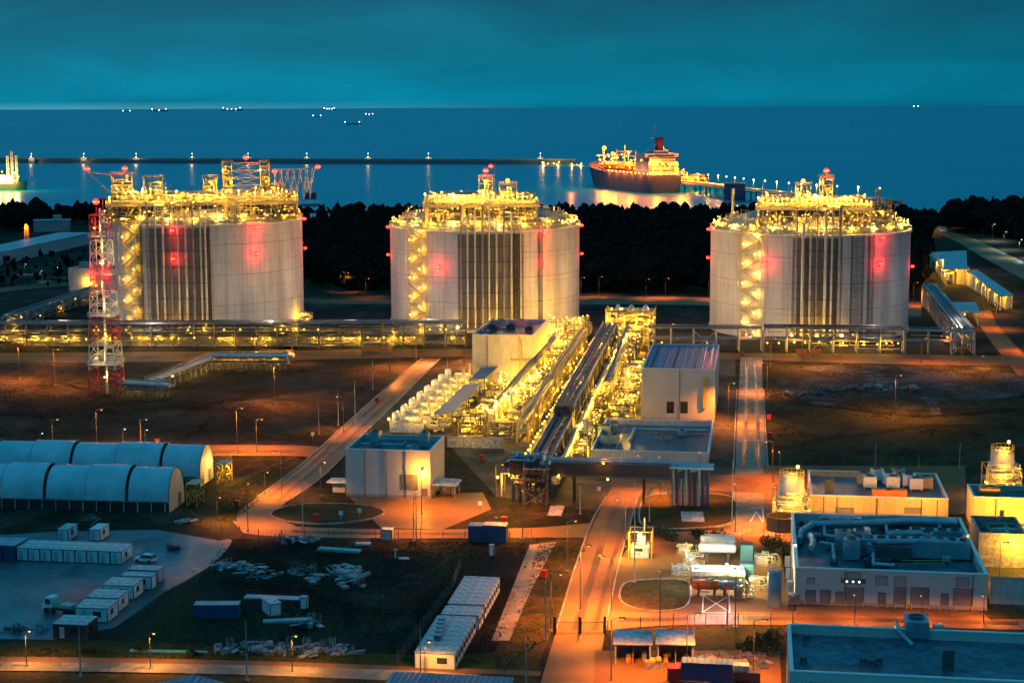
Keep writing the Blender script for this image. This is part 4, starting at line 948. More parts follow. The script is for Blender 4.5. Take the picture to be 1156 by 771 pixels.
# --- long pipe corridor
u0,v0 = auv(604,530,8.5); u1,v1 = auv(689,365,11)
t = thing('pipe_corridor','long raised pipe corridor running from the pipe bridge up towards the middle tank','pipe corridor',xy(u0,v0),-A+math.atan2(-(u1-u0),-(v1-v0))*0+math.atan2(u0-u1,v1-v0))
Lc = math.hypot(u1-u0,v1-v0); Ls = Lc*.28; hw = 2.6
def lev(y): return 7.4 if y < Ls else 9.4
for k in range(int(Lc/9)+1):
    y = k*9.+1; h = lev(y); mb = MB()
    for x in (-hw,hw): mb.bar((x,y,0),(x,y,h+1.2),.45)
    for z in (h*.45,h*.75,h): mb.bar((-hw,y,z),(hw,y,z),.35)
    if k%4 == 0: mb.bar((-hw,y,0),(hw,y,h*.45),.22); mb.bar((hw,y,0),(-hw,y,h*.45),.22)
    mb.build('trestle','steel_dark',t)
for zi,m in ((0,'pipe_dark'),(1,'pipe_dark'),(2,'pipe_blue')):
    for x in ((-2.2,-1.4,-.4,.8,1.9) if zi < 2 else (-2.0,-.8,1.0)):
        f = (.45,.75,1)[zi]; r = R_.choice([.3,.4,.5])
        MB().path([(x,0,7.4*f+.6),(x,Ls,7.4*f+.6),(x,Ls,9.4*f+.6),(x,Lc,9.4*f+.6)],r,8).build('pipe_run','pipe_dark',t,sm=True)
for a_,b_,z in ((0,Ls,8.7),(Ls+1,Lc,10.7)):
    for x in (-hw+.6,0.,hw-.6):
        MB().box(x-.55,x+.55,a_,b_,z,z+.25).build('cable_tray','pipe_dark',t)
    for k in range(int((b_-a_)/3)): MB().box(-hw,hw,a_+k*3,a_+k*3+.15,z-.25,z-.03).build('tray_bracket','steel_tan',t) if k%3 == 0 else None
    mb = MB()
    for x in (-hw,hw): mb.rail([(x,a_,z-.3),(x,b_,z-.3)],1.3,.1,3)
    mb.build('handrail','steel_galv',t)
MB().box(-hw-.1,hw+.1,Ls-.3,Ls+.4,8.2,10.9).build('level_step','paint_dark',t)
for side,m in ((-1,'steel_tan'),(1,'pipe_pale')):
    x = side*(hw+1.6)
    MB().box(x-1.,x+1.,2,Lc-4,4.8,5).build('walkway','steel_tan',t); MB().path([(x,2,5.9),(x,Lc-5,5.9)],.75 if side > 0 else .4,10).build('side_pipe',m,t,sm=True)
    mb = MB().rail([(x+side*1.0,2,5),(x+side*1.,Lc-4,5)],1.2,.09,2.5); mb.build('handrail','paint_yellow',t)
    n = 44
    for k in range(n):
        y = 3+(Lc-8)*k/n; lamp_part(t,(x+side*.9,y,6.9+R_.uniform(-.3,.5)),'glow_warm' if R_.random() < .6 else 'glow_yellow',.28)
        if k%3 == 0: light((x+side*1.4,y,6.6),'yellow',1500,.3,t)
# --- pipe bridge over the main road
bu,bv = auv(594,566); ru_,rv = auv(803,566)
t = thing('pipe_bridge','dark blue duct bridge on trestles crossing over the main road','pipe bridge',xy(bu,bv),-A)
Lb = ru_-bu
MB().box(2,Lb-9,-1.2,3.2,6.4,6.8).build('deck','steel_dark',t)
MB().box(4,Lb-9,-1.2,-.9,6.9,9.6).build('side_screen','paint_dark',t)
for y,z,r in ((0,8.2,1.0),(2.2,8.4,.9),(1.2,9.9,.55)): MB().path([(3,y,z),(Lb-9,y,z)],r,12).build('duct','pipe_blue',t,sm=True)
MB().rail([(4,-1.4,9.7),(Lb-9,-1.4,9.7)],1.1,.1,2.2).build('handrail','steel_galv',t)
for k in range(9): x = Lb-8.6+k*.98; MB().path([(x-2.,.2+.25*(k%3),8.2),(x,.2+.25*(k%3),9.2-.1*k),(x,.2+.25*(k%3),.1)],.42,10).build('down_pipe','paint_blue' if k%3 else 'pipe_blue',t,sm=True)
mb = MB(); mb.box(Lb-9.4,Lb+.6,-1.6,3.6,9.0,9.4); mb.build('top_cover','pipe_blue',t)
for x in (-2.4,0.6,3.4):
    MB().lattice(x-.7,x+.7,-.8,2.4,0,10.2,3,.35,1,False).build('leg','paint_blue',t)
MB().box(-3.6,5,-1.6,3.6,6.6,9.8).build('transfer_box','paint_dark',t)
MB().pipes(random.Random(77),(-4,6,-2,4,5.5,11),50,.15,.4,4).build('pipework','pipe_blue',t)
for x in (11,Lb*.64): MB().bar((x,0,0),(x,0,6.4),.35).bar((x,2.6,0),(x,2.6,6.4),.35).bar((x,0,5),(x,2.6,5),.25).build('trestle','paint_dark',t)
x = Lb*.7; MB().bar((x-3,0,0),(x+1,0,6.4),.22).bar((x+5,0,0),(x+1,0,6.4),.22).bar((x+6,0,0),(x+6,0,6.4),.3).build('brace','steel_galv',t)
lamp_part(t,(18,-1.8,9.9),'glow_orange',.3); light((18,-2.2,10),'orange',700,.2,t); lamp_part(t,(19,-1.8,6.2),'glow_warm',.3)
t2 = thing('cable_frame','low yellow-lit cable frame at the foot of the pipe corridor','cable frame',at(566,560),-A)
MB().lattice(0,9,0,5,0,5.5,1,.35,1,False).build('frame','steel_galv',t2); MB().box(-.2,9.2,-.2,5.2,5.5,5.9).build('deck','steel_dark',t2); MB().pipes(random.Random(78),(0,9,0,5,5.9,8.5),30,.12,.3).build('pipework','pipe_dark',t2)
lamp_part(t2,(-.8,-.3,4.6),'glow_warm',.35); light((1.5,-1.2,3.6),'yellow',1800,.3,t2)
# lit cable way climbing along the left side of the corridor
# --- gas rack running across the site in front of the tanks
def rack(label, pa, pb, h, wd, m_top, lamps, P=900, col='yellow', bay=8, seed=0, m_post='steel_galv', busy=1., extra=''):
    rng = random.Random(seed); a, b = at(*pa), at(*pb); L_ = math.hypot(b[0]-a[0],b[1]-a[1]); rz = math.atan2(b[1]-a[1],b[0]-a[0])
    t = thing('pipe_rack',label,'pipe rack',a,rz); n = max(2,round(L_/bay))
    for k in range(n+1):
        x = L_*k/n; mb = MB()
        for y in (0,wd): mb.bar((x,y,0),(x,y,h),.42)
        for z in (h*.5,h-.2): mb.bar((x,0,z),(x,wd,z),.3)
        mb.build('trestle',m_post,t)
        if k < n and 'back' in extra: MB().bar((x,-.1,.2),(x+L_/n,-.1,h*.5),.13).bar((x+L_/n,-.1,.2),(x,-.1,h*.5),.13).bar((x,-.1,h*.5),(x+L_/(2*n),-.1,h-.2),.13).bar((x+L_/n,-.1,h*.5),(x+L_/(2*n),-.1,h-.2),.13).bar((x,-.1,h*.5),(x+L_/n,-.1,h*.5),.2).build('lattice_brace',m_post,t)
        elif k < n and k%5 == 2: MB().bar((x,0,.2),(x+L_/n,0,h*.95),.2).bar((x+L_/n,0,.2),(x,0,h*.95),.2).bar((x,0,h*.5),(x+L_/n,0,h*.5),.2).build('brace',m_post,t)
    for z in (h*.5+.4,h+.35):
        for k in range(4):
            r = rng.choice([.25,.35,.5]); y = .6+(wd-1.2)*k/3
            MB().tube((0,y,z+r*.5),(L_,y,z+r*.5),r,8).build('pipe_run',m_top if z > h else 'pipe_mid',t,sm=True)
    MB().box(0,L_,wd*.35,wd*.65,h+1.4,h+1.55).build('cable_tray','steel_dark',t)
    MB().rail([(0,-.2,h),(L_,-.2,h)],1.1,.09,4).build('handrail',m_post,t)
    if 'back' in extra:
        for k in range(0,n,1):
            if k%3 != 1: MB().box(L_*k/n+.4,L_*(k+1)/n-.4,wd+.6,wd+.8,0,rng.uniform(2.6,4.4)).build('back_panel','clad_cream',t); light((L_*(k+.5)/n,wd-.6,rng.uniform(2.5,3.6)),'yellow',900,.3,t) if k%2 == 0 else None
    if busy:
        MB().pipes(rng,(0,L_,0,wd,.6,h*.9),int(L_*.35*busy),.08,.22,4).build('pipework','pipe_pale',t); MB().pipes(rng,(0,L_,-.2,wd,h*.5,h+1.2),int(L_*.25*busy),.08,.2,5).build('pipework','pipe_dark',t)
    for k in range(lamps):
        x = L_*(k+rng.uniform(.2,.8))/lamps; z = rng.choice([h*.4,h*.45,h*.8]); lamp_part(t,(x,-.3,z),'glow_yellow' if rng.random() < .7 else 'glow_orange',.32)
        if k%2 == 0: light((x,-.9 if k%4 else wd*.5,z),col,P,.3,t)
    return t,L_
rack('long pipe rack crossing in front of the left-hand tank with yellow lamps beneath',(-40,393),(526,392),8.6,6,'pipe_mid',64,1000,seed=1,busy=1.6,m_post='steel_dark',extra='back')
rack('plain pipe rack with pale legs between the process area and the right-hand tank',(732,396),(860,397),8,5,'steel_dark',3,700,'orange',seed=2,m_post='clad_cream',busy=0)
rack('pipe rack in front of the right-hand tank with red barriers at its feet',(862,397),(1020,399),8.4,5,'steel_dark',12,1500,seed=3,m_post='steel_galv')
rack('dark pipe rack continuing right past the right-hand tank',(1022,399),(1100,401),8.0,4,'pipe_blue',1,600,'orange',seed=4,busy=.2)
rack('blue-topped pipe rack angling back from the bend towards the gas station roofs',(1098,398),(1056,343),8.2,6,'pipe_blue',6,900,seed=5,m_post='clad_cream',busy=.3)
rack('blue-topped pipe rack slanting away behind the red and white mast',(16,372),(112,338),5.2,5,'pipe_blue',5,500,seed=6,busy=.4)
for k,(lab,pa,pb,h_,w_) in enumerate((('slender lit header rack close along the left side of the corridor',(596,500),(662,392),5.6,3),('slender lit header rack among the skids left of the corridor',(560,492),(634,398),6.6,3),('slender lit header rack close along the right side of the corridor',(650,500),(700,382),6.2,3),('slender lit header rack running towards the grey compressor building',(690,462),(716,384),7.4,3))):
    rack(lab,pa,pb,h_,w_,'pipe_warm',16,1300,seed=60+k,m_post='steel_tan',busy=.9,bay=5)
# pipework heaps at the tank feet
for k,(lab,px0,px1,py,n) in enumerate((('yellow glowing pipework bank at the foot of the left-hand tank',140,350,372,20),('yellow glowing pipework bank at the foot of the middle tank',498,618,369,9),('yellow glowing pipework bank at the foot of the right-hand tank',878,1022,377,9))):
    rng = random.Random(50+k); a,b = at(px0,py),at(px1,py); L_ = b[0]-a[0]
    t = thing('pipework_bank',lab,'pipework',a,0); hh = 6.5 if k == 0 else 4.5
    MB().pipes(rng,(0,L_,0,7,.4,hh),int(L_*(2.2 if k == 0 else 1.2)),.1,.35,5).build('pipework','pipe_pale',t)
    MB().lattice(0,L_,0,7,0,hh-.5,1,.25,1,False).build('frame','steel_tan',t); mb = MB()
    for i in range(int(L_/6)): mb.bar((i*6,0,0),(i*6,0,hh-.5),.25)
    mb.build('support','steel_tan',t)
    for i in range(n*2): x = L_*(i+rng.random())/(n*2); lamp_part(t,(x,rng.uniform(-.3,3),rng.uniform(2,hh+1.6)),rng.choice(['glow_yellow','glow_warm']),.42)
    for i in range(n//2+1): light((L_*(i+.5)/(n//2+1),-1.5,hh-.6),'yellow',2200,.3,t)
t = thing('flare_line','pale pipe line on stilts leading from the pipe rack to the mast','pipe line',(0,0,0))
P = [at(325,402,5),at(238,401,5),at(232,404,5),at(170,427,5),at(190,432,5),at(140,432,4)]
P = [(p[0],p[1],5-.2*i) for i,p in enumerate(P)]
MB().path(P,.75,10).build('pipe_run','paint_white',t,sm=True); MB().path([(p[0]+1.2,p[1]+1.4,p[2]-.4) for p in P],.45,8).build('pipe_run','pipe_pale',t,sm=True)
MB().path([(p[0]-1.1,p[1]-1.,p[2]-.2) for p in P],.35,8).path([(p[0]+.3,p[1]+.4,p[2]+1.0) for p in P],.3,8).path([(p[0]-.2,p[1],p[2]-1.9) for p in P],.3,8).build('pipe_run','pipe_mid',t,sm=True)
mb = MB().rail([(p[0]-1.6,p[1]-1.4,p[2]) for p in P],1.3,.1,2.5); mb.build('handrail','steel_tan',t)
for a,b in zip(P,P[1:]):
    k = max(1,int((Vector(a)-Vector(b)).length/4))
    for i in range(k): q = Vector(a).lerp(Vector(b),(i+.5)/k); MB().bar((q.x-.7,q.y,0),(q.x-.7,q.y,q.z),.25).bar((q.x+1,q.y+1,0),(q.x+1,q.y+1,q.z-.3),.25).bar((q.x-.9,q.y,q.z-1),(q.x+1.2,q.y+1,q.z-1),.25).build('stilt','concrete_pale',t)
for i,(px,py) in enumerate(((150,440),(178,441),(196,433),(210,425),(218,420),(226,415),(233,411),(240,408),(250,407),(262,406),(276,406),(290,406),(310,407))):
    p = at(px,py); lamp_part(t,(p[0],p[1]-1,2.6),'glow_warm' if i else 'glow_yellow',.4); light((p[0],p[1]-1.6,3),'yellow' if i%2 else 'warm',1500,.3,t)
t = thing('gas_drum','grey horizontal drum on saddles at the end of the stilted pipe line','drum',at(300,411),0)
MB().capsule((4,0,2.6),13,1.5,'x',18).build('shell','pipe_pale',t,sm=True); [MB().box(x,x+.6,-1.2,1.2,0,1.7).build('saddle','concrete',t) for x in (-.5,8)]; MB().rail([(-2,-1.6,4.2),(10,-1.6,4.2)],1).build('handrail','paint_yellow',t)
light((3,-4,3),'yellow',1800,.3,t)
# --- vaporiser row left of the corridor
uA,vA = auv(440,488); uB,vB = auv(500,436)
vap = None
for k in range(8):
    f = k/7; u = uA+(uB-uA)*f; v = vA+(vB-vA)*f
    lab = 'white vaporiser with end lamp, ' + ['first','second','third','fourth','fifth','sixth','seventh','last'][k]+' of the stepped row from the square building'
    if vap is None:
        vap = thing('vaporiser',lab,'vaporiser',xy(u,v),-A,'vaporisers in the stepped row'); t = vap
        MB().box(0,9.5,0,3.4,0,2.8).build('casing','module_white',t); MB().lathe([(.01,0),(1.1,.02),(1.1,2.1),(.8,2.7),(.01,2.9)],14,(1.4,1.7,2.8)).build('burner','paint_white',t,sm=True)
        MB().capsule((6.2,1.7,3.6),5.4,.75,'x').build('drum','paint_white',t,sm=True); MB().pipes(random.Random(4),(9.5,15,0,3.4,.3,3.6),24,.1,.28,4).build('pipework','pipe_pale',t)
        MB().rail([(0,-.1,2.8),(9.5,-.1,2.8)],1.1,.1,1.6).build('handrail','paint_yellow',t); MB().lathe([(.5,0),(.5,4.6),(.4,4.6),(.4,0.2)],12,(8.6,1.7,2.8)).build('flue','steel_galv',t,sm=True)
        lamp_part(t,(-.3,.4,3.7),'glow_warm',.4); lamp_part(t,(5,-.3,4.2),'glow_yellow',.35); lamp_part(t,(10,-.3,3.4),'glow_yellow',.4)
        light((-.8,-.9,4.2),'warm',500,.3,t); light((7,-1.2,4.4),'yellow',600,.3,t); light((12,-.8,4.2),'yellow',600,.3,t)
    else: clone(vap,xy(u,v),-A,lab)
for lab,P4 in (('nearest of three blue-roofed open shelters beside the vaporiser row',[(491,486),(512,486),(527,466),(507,466)]),('middle of three blue-roofed open shelters beside the vaporiser row',[(509,468),(528,468),(541,452),(522,452)]),('farthest of three blue-roofed open shelters beside the vaporiser row',[(530,446),(545,446),(557,431),(542,431)])):
    a = auv(*P4[0]); b = auv(*P4[1]); c = auv(*P4[3]); wdt = max(5,b[0]-a[0]); dp = max(6,c[1]-a[1])
    t = thing('open_shelter',lab,'shelter',xy(*a),-A); 
    for x in (0.3,wdt-.3):
        for y in (.3,dp-.3): MB().bar((x,y,0),(x,y,4.6 if x < 1 else 5.4),.22).build('post','steel_dark',t)
    MB().add([(-.4,-.4,4.6),(wdt+.4,-.4,5.4),(wdt+.4,dp+.4,5.4),(-.4,dp+.4,4.6),(-.4,-.4,4.8),(wdt+.4,-.4,5.6),(wdt+.4,dp+.4,5.6),(-.4,dp+.4,4.8)],[(0,3,2,1),(4,5,6,7),(0,1,5,4),(1,2,6,5),(2,3,7,6),(3,0,4,7)]).build('roof','roof_blue',t)
    for k in range(3): MB().capsule((wdt*.5,2+k*dp/3.2,1.2),wdt*.6,.6,'x').build('compressor','module_white',t,sm=True)
    light((wdt*.5,dp*.5,3.9),'yellow',900,.3,t)
t = thing('retaining_wall','low cream concrete wall closing the near edge of the process area','wall',at(505,505),-A)
MB().box(0,15,0,.5,0,2.8).build('panel','concrete_pale',t); MB().box(-.1,15.1,-.1,.6,2.8,3).build('coping','concrete',t)
light((5,-5,5),'yellow',900,.3,t)
t = thing('lamp_rack','row of bright lamps on posts left of the pipe corridor','lamp rack',at(552,494),-A)
for k in range(7):
    y = k*10.5; MB().bar((0+k*.9,y,0),(k*.9,y,8),.25).bar((k*.9-1,y,8),(k*.9+1,y,8),.2).build('post','steel_galv',t)
    lamp_part(t,(k*.9-.6,y-.4,8.3),'glow_warm',.36); lamp_part(t,(k*.9+.6,y-.4,7.2),'glow_yellow',.36); light((k*.9,y-1.2,8.2),'warm',1500,.3,t)
# ================================================================== wood, shore, sea and ships
def wood(name, Ps, step, h0, h1, seed, m='foliage'):
    rng = random.Random(seed); mb = MB(); V, Fs = mb.v, mb.f
    xs = [at(*p) for p in Ps]; x0,x1 = min(p[0] for p in xs),max(p[0] for p in xs); y0,y1 = min(p[1] for p in xs),max(p[1] for p in xs)
    y = y0; n = 0
    while y < y1:
        x = x0; st = step*(.75+.5*(y-y0)/(y1-y0+1))
        while x < x1:
            X,Y = x+rng.uniform(-.5,.5)*st, y+rng.uniform(-.5,.5)*st
            if inpoly(X,Y,xs) and rng.random() > .06:
                h = rng.uniform(h0,h1)*rng.choice([1,1,.8,1.12]); n += 1; r = h*rng.uniform(.2,.36)
                pine = rng.random() < .5; o = len(V); rings = [(.18,.75),(.40,1.),(.55,.62),(.72,.66),(.85,.3)] if pine else [(.25,.5),(.45,1.05),(.68,1.2),(.85,.8),(.95,.35)]
                for fz,fr in rings:
                    for i in range(6): a = 2*PI*i/6+rng.random()*.7; rr = r*fr*rng.uniform(.6,1.3); V.append((X+rr*math.cos(a),Y+rr*math.sin(a),h*(fz+rng.uniform(-.05,.05))))
                V.append((X+rng.uniform(-.3,.3),Y,h)); k = len(rings)
                for q in range(k-1):
                    for i in range(6): j = (i+1)%6; Fs.append([o+q*6+i,o+q*6+j,o+q*6+6+j,o+q*6+6+i])
                for i in range(6): Fs.append([o+(k-1)*6+i,o+(k-1)*6+(i+1)%6,o+k*6])
            x += st
        y += st
    mb.mi = [0]*len(Fs); print(name,n)
    return mb.build(name,m,kind='stuff')
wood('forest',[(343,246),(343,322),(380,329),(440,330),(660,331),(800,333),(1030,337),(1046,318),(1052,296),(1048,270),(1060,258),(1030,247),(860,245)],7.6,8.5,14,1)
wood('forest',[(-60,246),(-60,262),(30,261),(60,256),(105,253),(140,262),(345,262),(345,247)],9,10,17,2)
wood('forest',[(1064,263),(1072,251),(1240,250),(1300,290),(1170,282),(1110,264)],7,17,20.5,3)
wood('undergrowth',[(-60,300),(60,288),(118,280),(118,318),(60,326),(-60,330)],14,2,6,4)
# --- LNG carrier at the jetty
def hull(t, L_, B, D, sheer, m, flare=1.25, name='hull'):
    mb = MB(); S = 24; secs = []
    for k in range(S+1):
        f = k/S; x = f*L_; wl = B/2*min(1,(1-f)*4.2)**.6*min(1,.75+f*2.5); dk = B/2*min(1,(1-f)*7+.02)**.55*min(1,.9+f*2); z = D+sheer*max(0,(f-.6)/.4)**2
        rake = (f**6)*L_*.03
        secs.append([(x,-wl,-2),(x,-wl*1.0,.5),(x+rake,-dk,z),(x+rake,dk,z),(x,wl,.5),(x,wl,-2)])
    V = [p for s in secs for p in s]; Fs = []
    for k in range(S):
        for i in range(5): Fs.append((k*6+i,(k+1)*6+i,(k+1)*6+i+1,k*6+i+1))
    Fs += [(0,1,2,3,4,5),tuple(S*6+i for i in (5,4,3,2,1,0))]
    return mb.add(V,Fs).build(name,m,t)
mat('hull_paint',(.13,.095,.12),.6); mat('deck_paint',(.35,.12,.06),.7)
pb, ps = at(674,208), at(752,217); Lx = math.hypot(pb[0]-ps[0],pb[1]-ps[1]); rz = math.atan2(pb[1]-ps[1],pb[0]-ps[0])
t = thing('gas_carrier','large gas carrier ablaze with orange lights, moored at the jetty beyond the wood','ship',(*ps,-1.2),rz); SH = t
hull(t,Lx,40,19,9,'hull_paint')
mb = MB(); mb.box(8,44,-17,17,19,33).box(10,40,-15,15,33,38).box(12,36,-19.5,19.5,38,41.5).box(14,32,-9,9,41.5,45); sp = mb.build('superstructure','clad_grey',t)
for z in (23,27.5,36): MB().box(7.9,7.99,-15,15,z,z+1.4).build('window_band','window_glass',sp)
for y in (-4,3): MB().box(7.85,7.98,y,y+2.2,29,31.5).build('window','window_glass',sp)
MB().lathe([(4.5,41.5),(4.5,55),(4.0,58),(2,58)],14,(19,0,0)).build('funnel','funnel_red',t); MB().box(16,22,-4,4,56,58.6).build('funnel_cap','paint_dark',t)
MB().tube((30,0,45),(30,0,72),.7,6,.3).bar((30,-6,58),(30,6,58),.5).build('mast','steel_galv',t)
for f in (.36,.50,.64,.76):
    x = Lx*f; mb = MB().lattice(x-4,x+4,-9,9,19,19+10,2,.6); mb.build('cargo_frame','paint_yellow',t)
    MB().capsule((x+9,0,22.5),13,4.6,'x',16).build('cargo_dome','paint_orange',t,sm=True)
for f,h in ((.42,24),(.58,30),(.70,24),(.90,22)): MB().tube((Lx*f,0,19),(Lx*f,0,19+h),.8,6,.4).bar((Lx*f,-9,19+h*.75),(Lx*f,9,19+h*.75),.5).build('derrick','paint_yellow',t)
MB().pipes(random.Random(3),(46,Lx*.85,-14,14,20,26),110,.25,.6,4).build('deck_pipework','paint_orange',t)
MB().rail([(0,-19,19),(Lx*.8,-19.6,19)],2,.3,8).rail([(0,19,19),(Lx*.8,19.6,19)],2,.3,8).build('railing','steel_galv',t)
for i in range(60):
    f = (i+.5)/60; x = Lx*f*.92+3; y = R_.choice([-1,1])*R_.uniform(6,18)*(1 if f < .75 else .5); z = 19+R_.uniform(4,13)+(6 if f > .8 else 0); lamp_part(t,(x,y,z),R_.choice(['glow_orange','glow_yellow','glow_orange']),R_.uniform(.7,1.1))
    if i%2 == 0: light((x,y,z+1.5),'orange',22000,.8,t)
for p,r in (((Lx*.84,4,44),2.6),((Lx*.8,-3,38),1.8),((38,-12,47),1.8),((30,16,34),1.6),((26,-17,34),1.6),((Lx*.55,-2,40),1.6),((4,14,26),1.4),((4,-14,25),1.2)):
    lamp_part(t,p,'glow_orange',r); light((p[0]-4,p[1]-3,p[2]),'orange',52000,1,t); MB().tube((p[0],p[1],19),(p[0],p[1],p[2]-r),.4,5).build('lamp_post','steel_galv',t)
for k in range(11): p = (1.5+Lx*.055*k,20.5-.5,20.6); lamp_part(t,(p[0],21,p[2]),'glow_warm',.8); light((p[0],23,p[2]),'orange',7000,.5,t) if k%2 == 0 else None
for y in range(-18,19,6): lamp_part(t,(-.6,y,20.4),'glow_warm',.9)
for i in range(36):
    x = R_.uniform(40,Lx*.9); lamp_part(t,(x,R_.uniform(-14,16)*(1 if x < Lx*.75 else .4),R_.uniform(24,40)),R_.choice(['glow_orange','glow_orange','glow_yellow']),R_.uniform(.8,1.3),'mast_lamp')
for i in range(6): light((8-14,-14+i*6,28),'orange',7000,.6,t)
light((Lx*.5,70,20),'orange',16000,1,t)  # added fill light over open water, no lamp there, warms the hull side
# --- jetty with lamps
J = [at(742,213,0),at(800,219,0),at(838,225,0),at(905,233,0),at(1000,239,0)]
t = thing('jetty','lamp-lined jetty on piles joining the lit ship to the wooded shore','jetty',(0,0,0))
n_ = 0
for a,b in zip(J,J[1:]):
    a,b = Vector((*a,0)),Vector((*b,0)); d = (b-a).normalized(); nn = Vector((-d.y,d.x,0))*6; LJ = (b-a).length
    MB().add([tuple(a-nn+Vector((0,0,8))),tuple(b-nn+Vector((0,0,8))),tuple(b+nn+Vector((0,0,8))),tuple(a+nn+Vector((0,0,8))),tuple(a-nn+Vector((0,0,9.6))),tuple(b-nn+Vector((0,0,9.6))),tuple(b+nn+Vector((0,0,9.6))),tuple(a+nn+Vector((0,0,9.6)))],[(0,3,2,1),(4,5,6,7),(0,1,5,4),(1,2,6,5),(2,3,7,6),(3,0,4,7)]).build('deck','concrete',t)
    MB().path([tuple(a+nn*.6+Vector((0,0,10.6))),tuple(b+nn*.6+Vector((0,0,10.6)))],.9,8).path([tuple(a+nn*.2+Vector((0,0,10.6))),tuple(b+nn*.2+Vector((0,0,10.6)))],.7,8).build('pipe_run','pipe_pale',t)
    k = max(2,int(LJ/24))
    for i in range(k):
        q = a+(b-a)*(i+.5)/k; MB().tube((q.x-3,q.y,-8),(q.x-3,q.y,8),.8,6).tube((q.x+3,q.y,-8),(q.x+3,q.y,8),.8,6).build('pile_pair','concrete',t)
        p = q+nn*.95; MB().tube((p.x,p.y,9.6),(p.x,p.y,19),.25,5).build('lamp_post','steel_galv',t); lamp_part(t,(p.x,p.y,19.3),'glow_white' if n_ > 4 else 'glow_orange',.75); n_ += 1
        if i%2 == 0: light((p.x,p.y-2,19),'amber' if n_ < 10 else 'warm',9000,.5,t)
p = at(772,214); t = thing('loading_platform','orange-lit loading platform with arms between ship and jetty','platform',(*p,0),-.1)
MB().box(-26,26,-9,9,6,9).build('deck','concrete',t); 
for x in (-18,-12,-6,0): MB().bar((x,0,9),(x,0,23),.9).bar((x,0,23),(x-6,3,15),.7).build('loading_arm','paint_yellow',t)
MB().lattice(6,22,-6,6,9,16,2,.5).build('frame','paint_orange',t); MB().pipes(random.Random(8),(-24,24,-8,8,9,14),50,.2,.6).build('pipework','paint_orange',t)
for x in (-22,-8,8,22): MB().tube((x,-6,-8),(x,-6,6),1.1,8).build('pile','concrete',t)
for k in range(16): lamp_part(t,(R_.uniform(-25,25),-9.3+R_.choice([0,0,9]),R_.uniform(8,18)),R_.choice(['glow_orange','glow_yellow','glow_warm']),.8)
for k in range(6): light((-24+k*9.6,-11,14),'amber',16000,.6,t)
p = at(829,226); t = thing('jetty_house','dark flat-roofed house standing on the jetty above the wood','jetty house',(*p,0),-.1)
MB().box(-10,10,-6,6,0,16).build('wall','paint_blue',t); MB().box(-10.6,10.6,-6.6,6.6,16,16.6).build('roof','concrete_pale',t)
# --- breakwater with beacons and tugs
pA,pB = at(-60,183.2),at(650,185.2); rz = math.atan2(pB[1]-pA[1],pB[0]-pA[0]); LB = math.hypot(pB[0]-pA[0],pB[1]-pA[1])
t = thing('breakwater','long low dark breakwater stretching across the bay','breakwater',(*pA,-1.2),rz)
mb = MB(); mb.add([(0,-9,-4),(LB,-9,-4),(LB,9,-4),(0,9,-4),(0,-5,6),(LB,-5,6),(LB,5,6),(0,5,6)],[(0,3,2,1),(4,5,6,7),(0,1,5,4),(1,2,6,5),(2,3,7,6),(3,0,4,7)]); mb.build('rubble_mound','steel_dark',t); MB().box(0,LB,2,4.5,6,8.6).build('crown_wall','concrete',t)
bea = None
for i,px in enumerate((37,96,155,218,281,347,416,484,610)):
    p = at(px,183.6); 
    if bea is None:
        bea = thing('beacon_lamp','small white-lit beacon lamp standing on the dark breakwater','beacon',(*p,0),0,'beacons along the breakwater')
        MB().box(-5,5,-8,-3,0,8).build('hut','concrete_pale',bea); MB().tube((0,-6,9),(0,-6,14),.4,6).build('post','steel_galv',bea); lamp_part(bea,(0,-6,14.8),'glow_white',.75); lamp_part(bea,(0,-9,9.5),'glow_white',.6); light((0,-12,11),'warm',4000,.8,bea)
    else: clone(bea,(*p,0))
def small_ship(px,py,wpx,label,name='tanker',lights=4,g='glow_white',hd=None,P=0,cat='ship'):
    c_ = at(px,py); Lq = wpx*c_[1]/F*.85; p = (c_[0]-Lq/2,c_[1]); s = Lq/100
    t = thing(name,label,cat,(*p,-1.2),0)
    hull(t,Lq,16*s,5*s,2*s,'steel_dark'); sp = MB().box(4*s,16*s,-6*s,6*s,5*s,14*s).box(3*s,14*s,-7.5*s,7.5*s,12*s,13.5*s).build('superstructure','clad_white',t)
    MB().lathe([(2*s,14*s),(2*s,18*s),(.01,18*s)],8,(8*s,0,0)).build('funnel','steel_dark',t)
    for k in range(3): MB().box((28+k*20)*s,(40+k*20)*s,-5*s,5*s,5*s,7.5*s).build('hatch','steel_tan',t)
    MB().tube((88*s,0,6*s),(88*s,0,15*s),.6*s,5).build('mast','steel_galv',t)
    sz = max(.9,(p[1]/F)*.55)
    for k in range(lights): lamp_part(t,((8+82*k/max(1,lights-1))*s,-8*s,(14 if k in (0,lights-1) else 8)*s),g,sz)
    if P: light((10*s,-20*s,16*s),'warm',P,1,t); light((85*s,-16*s,16*s),'warm',P,1,t)
for a in ((143,126.6,11,'faint small vessel with one white lamp, leftmost on the horizon',2),(180,126.0,22,'long dark tanker silhouetted on the horizon above the left-hand tank',3),(262,125.2,27,'long lit tanker on the horizon with bright stern lamp',5),(372,124.2,16,'row-of-lights freighter on the horizon, farthest of the anchored group',5),
          (358,132,12,'tiny vessel with single bright lamp anchored below the horizon',2),(398,140.5,23,'nearest anchored coaster with a lamp at bow and stern',2),(417,130,11,'small bright coaster anchored right of the group',3),(1034,121,7,'lone speck of a ship on the right-hand horizon',2)):
    small_ship(*a[:4],lights=a[4])
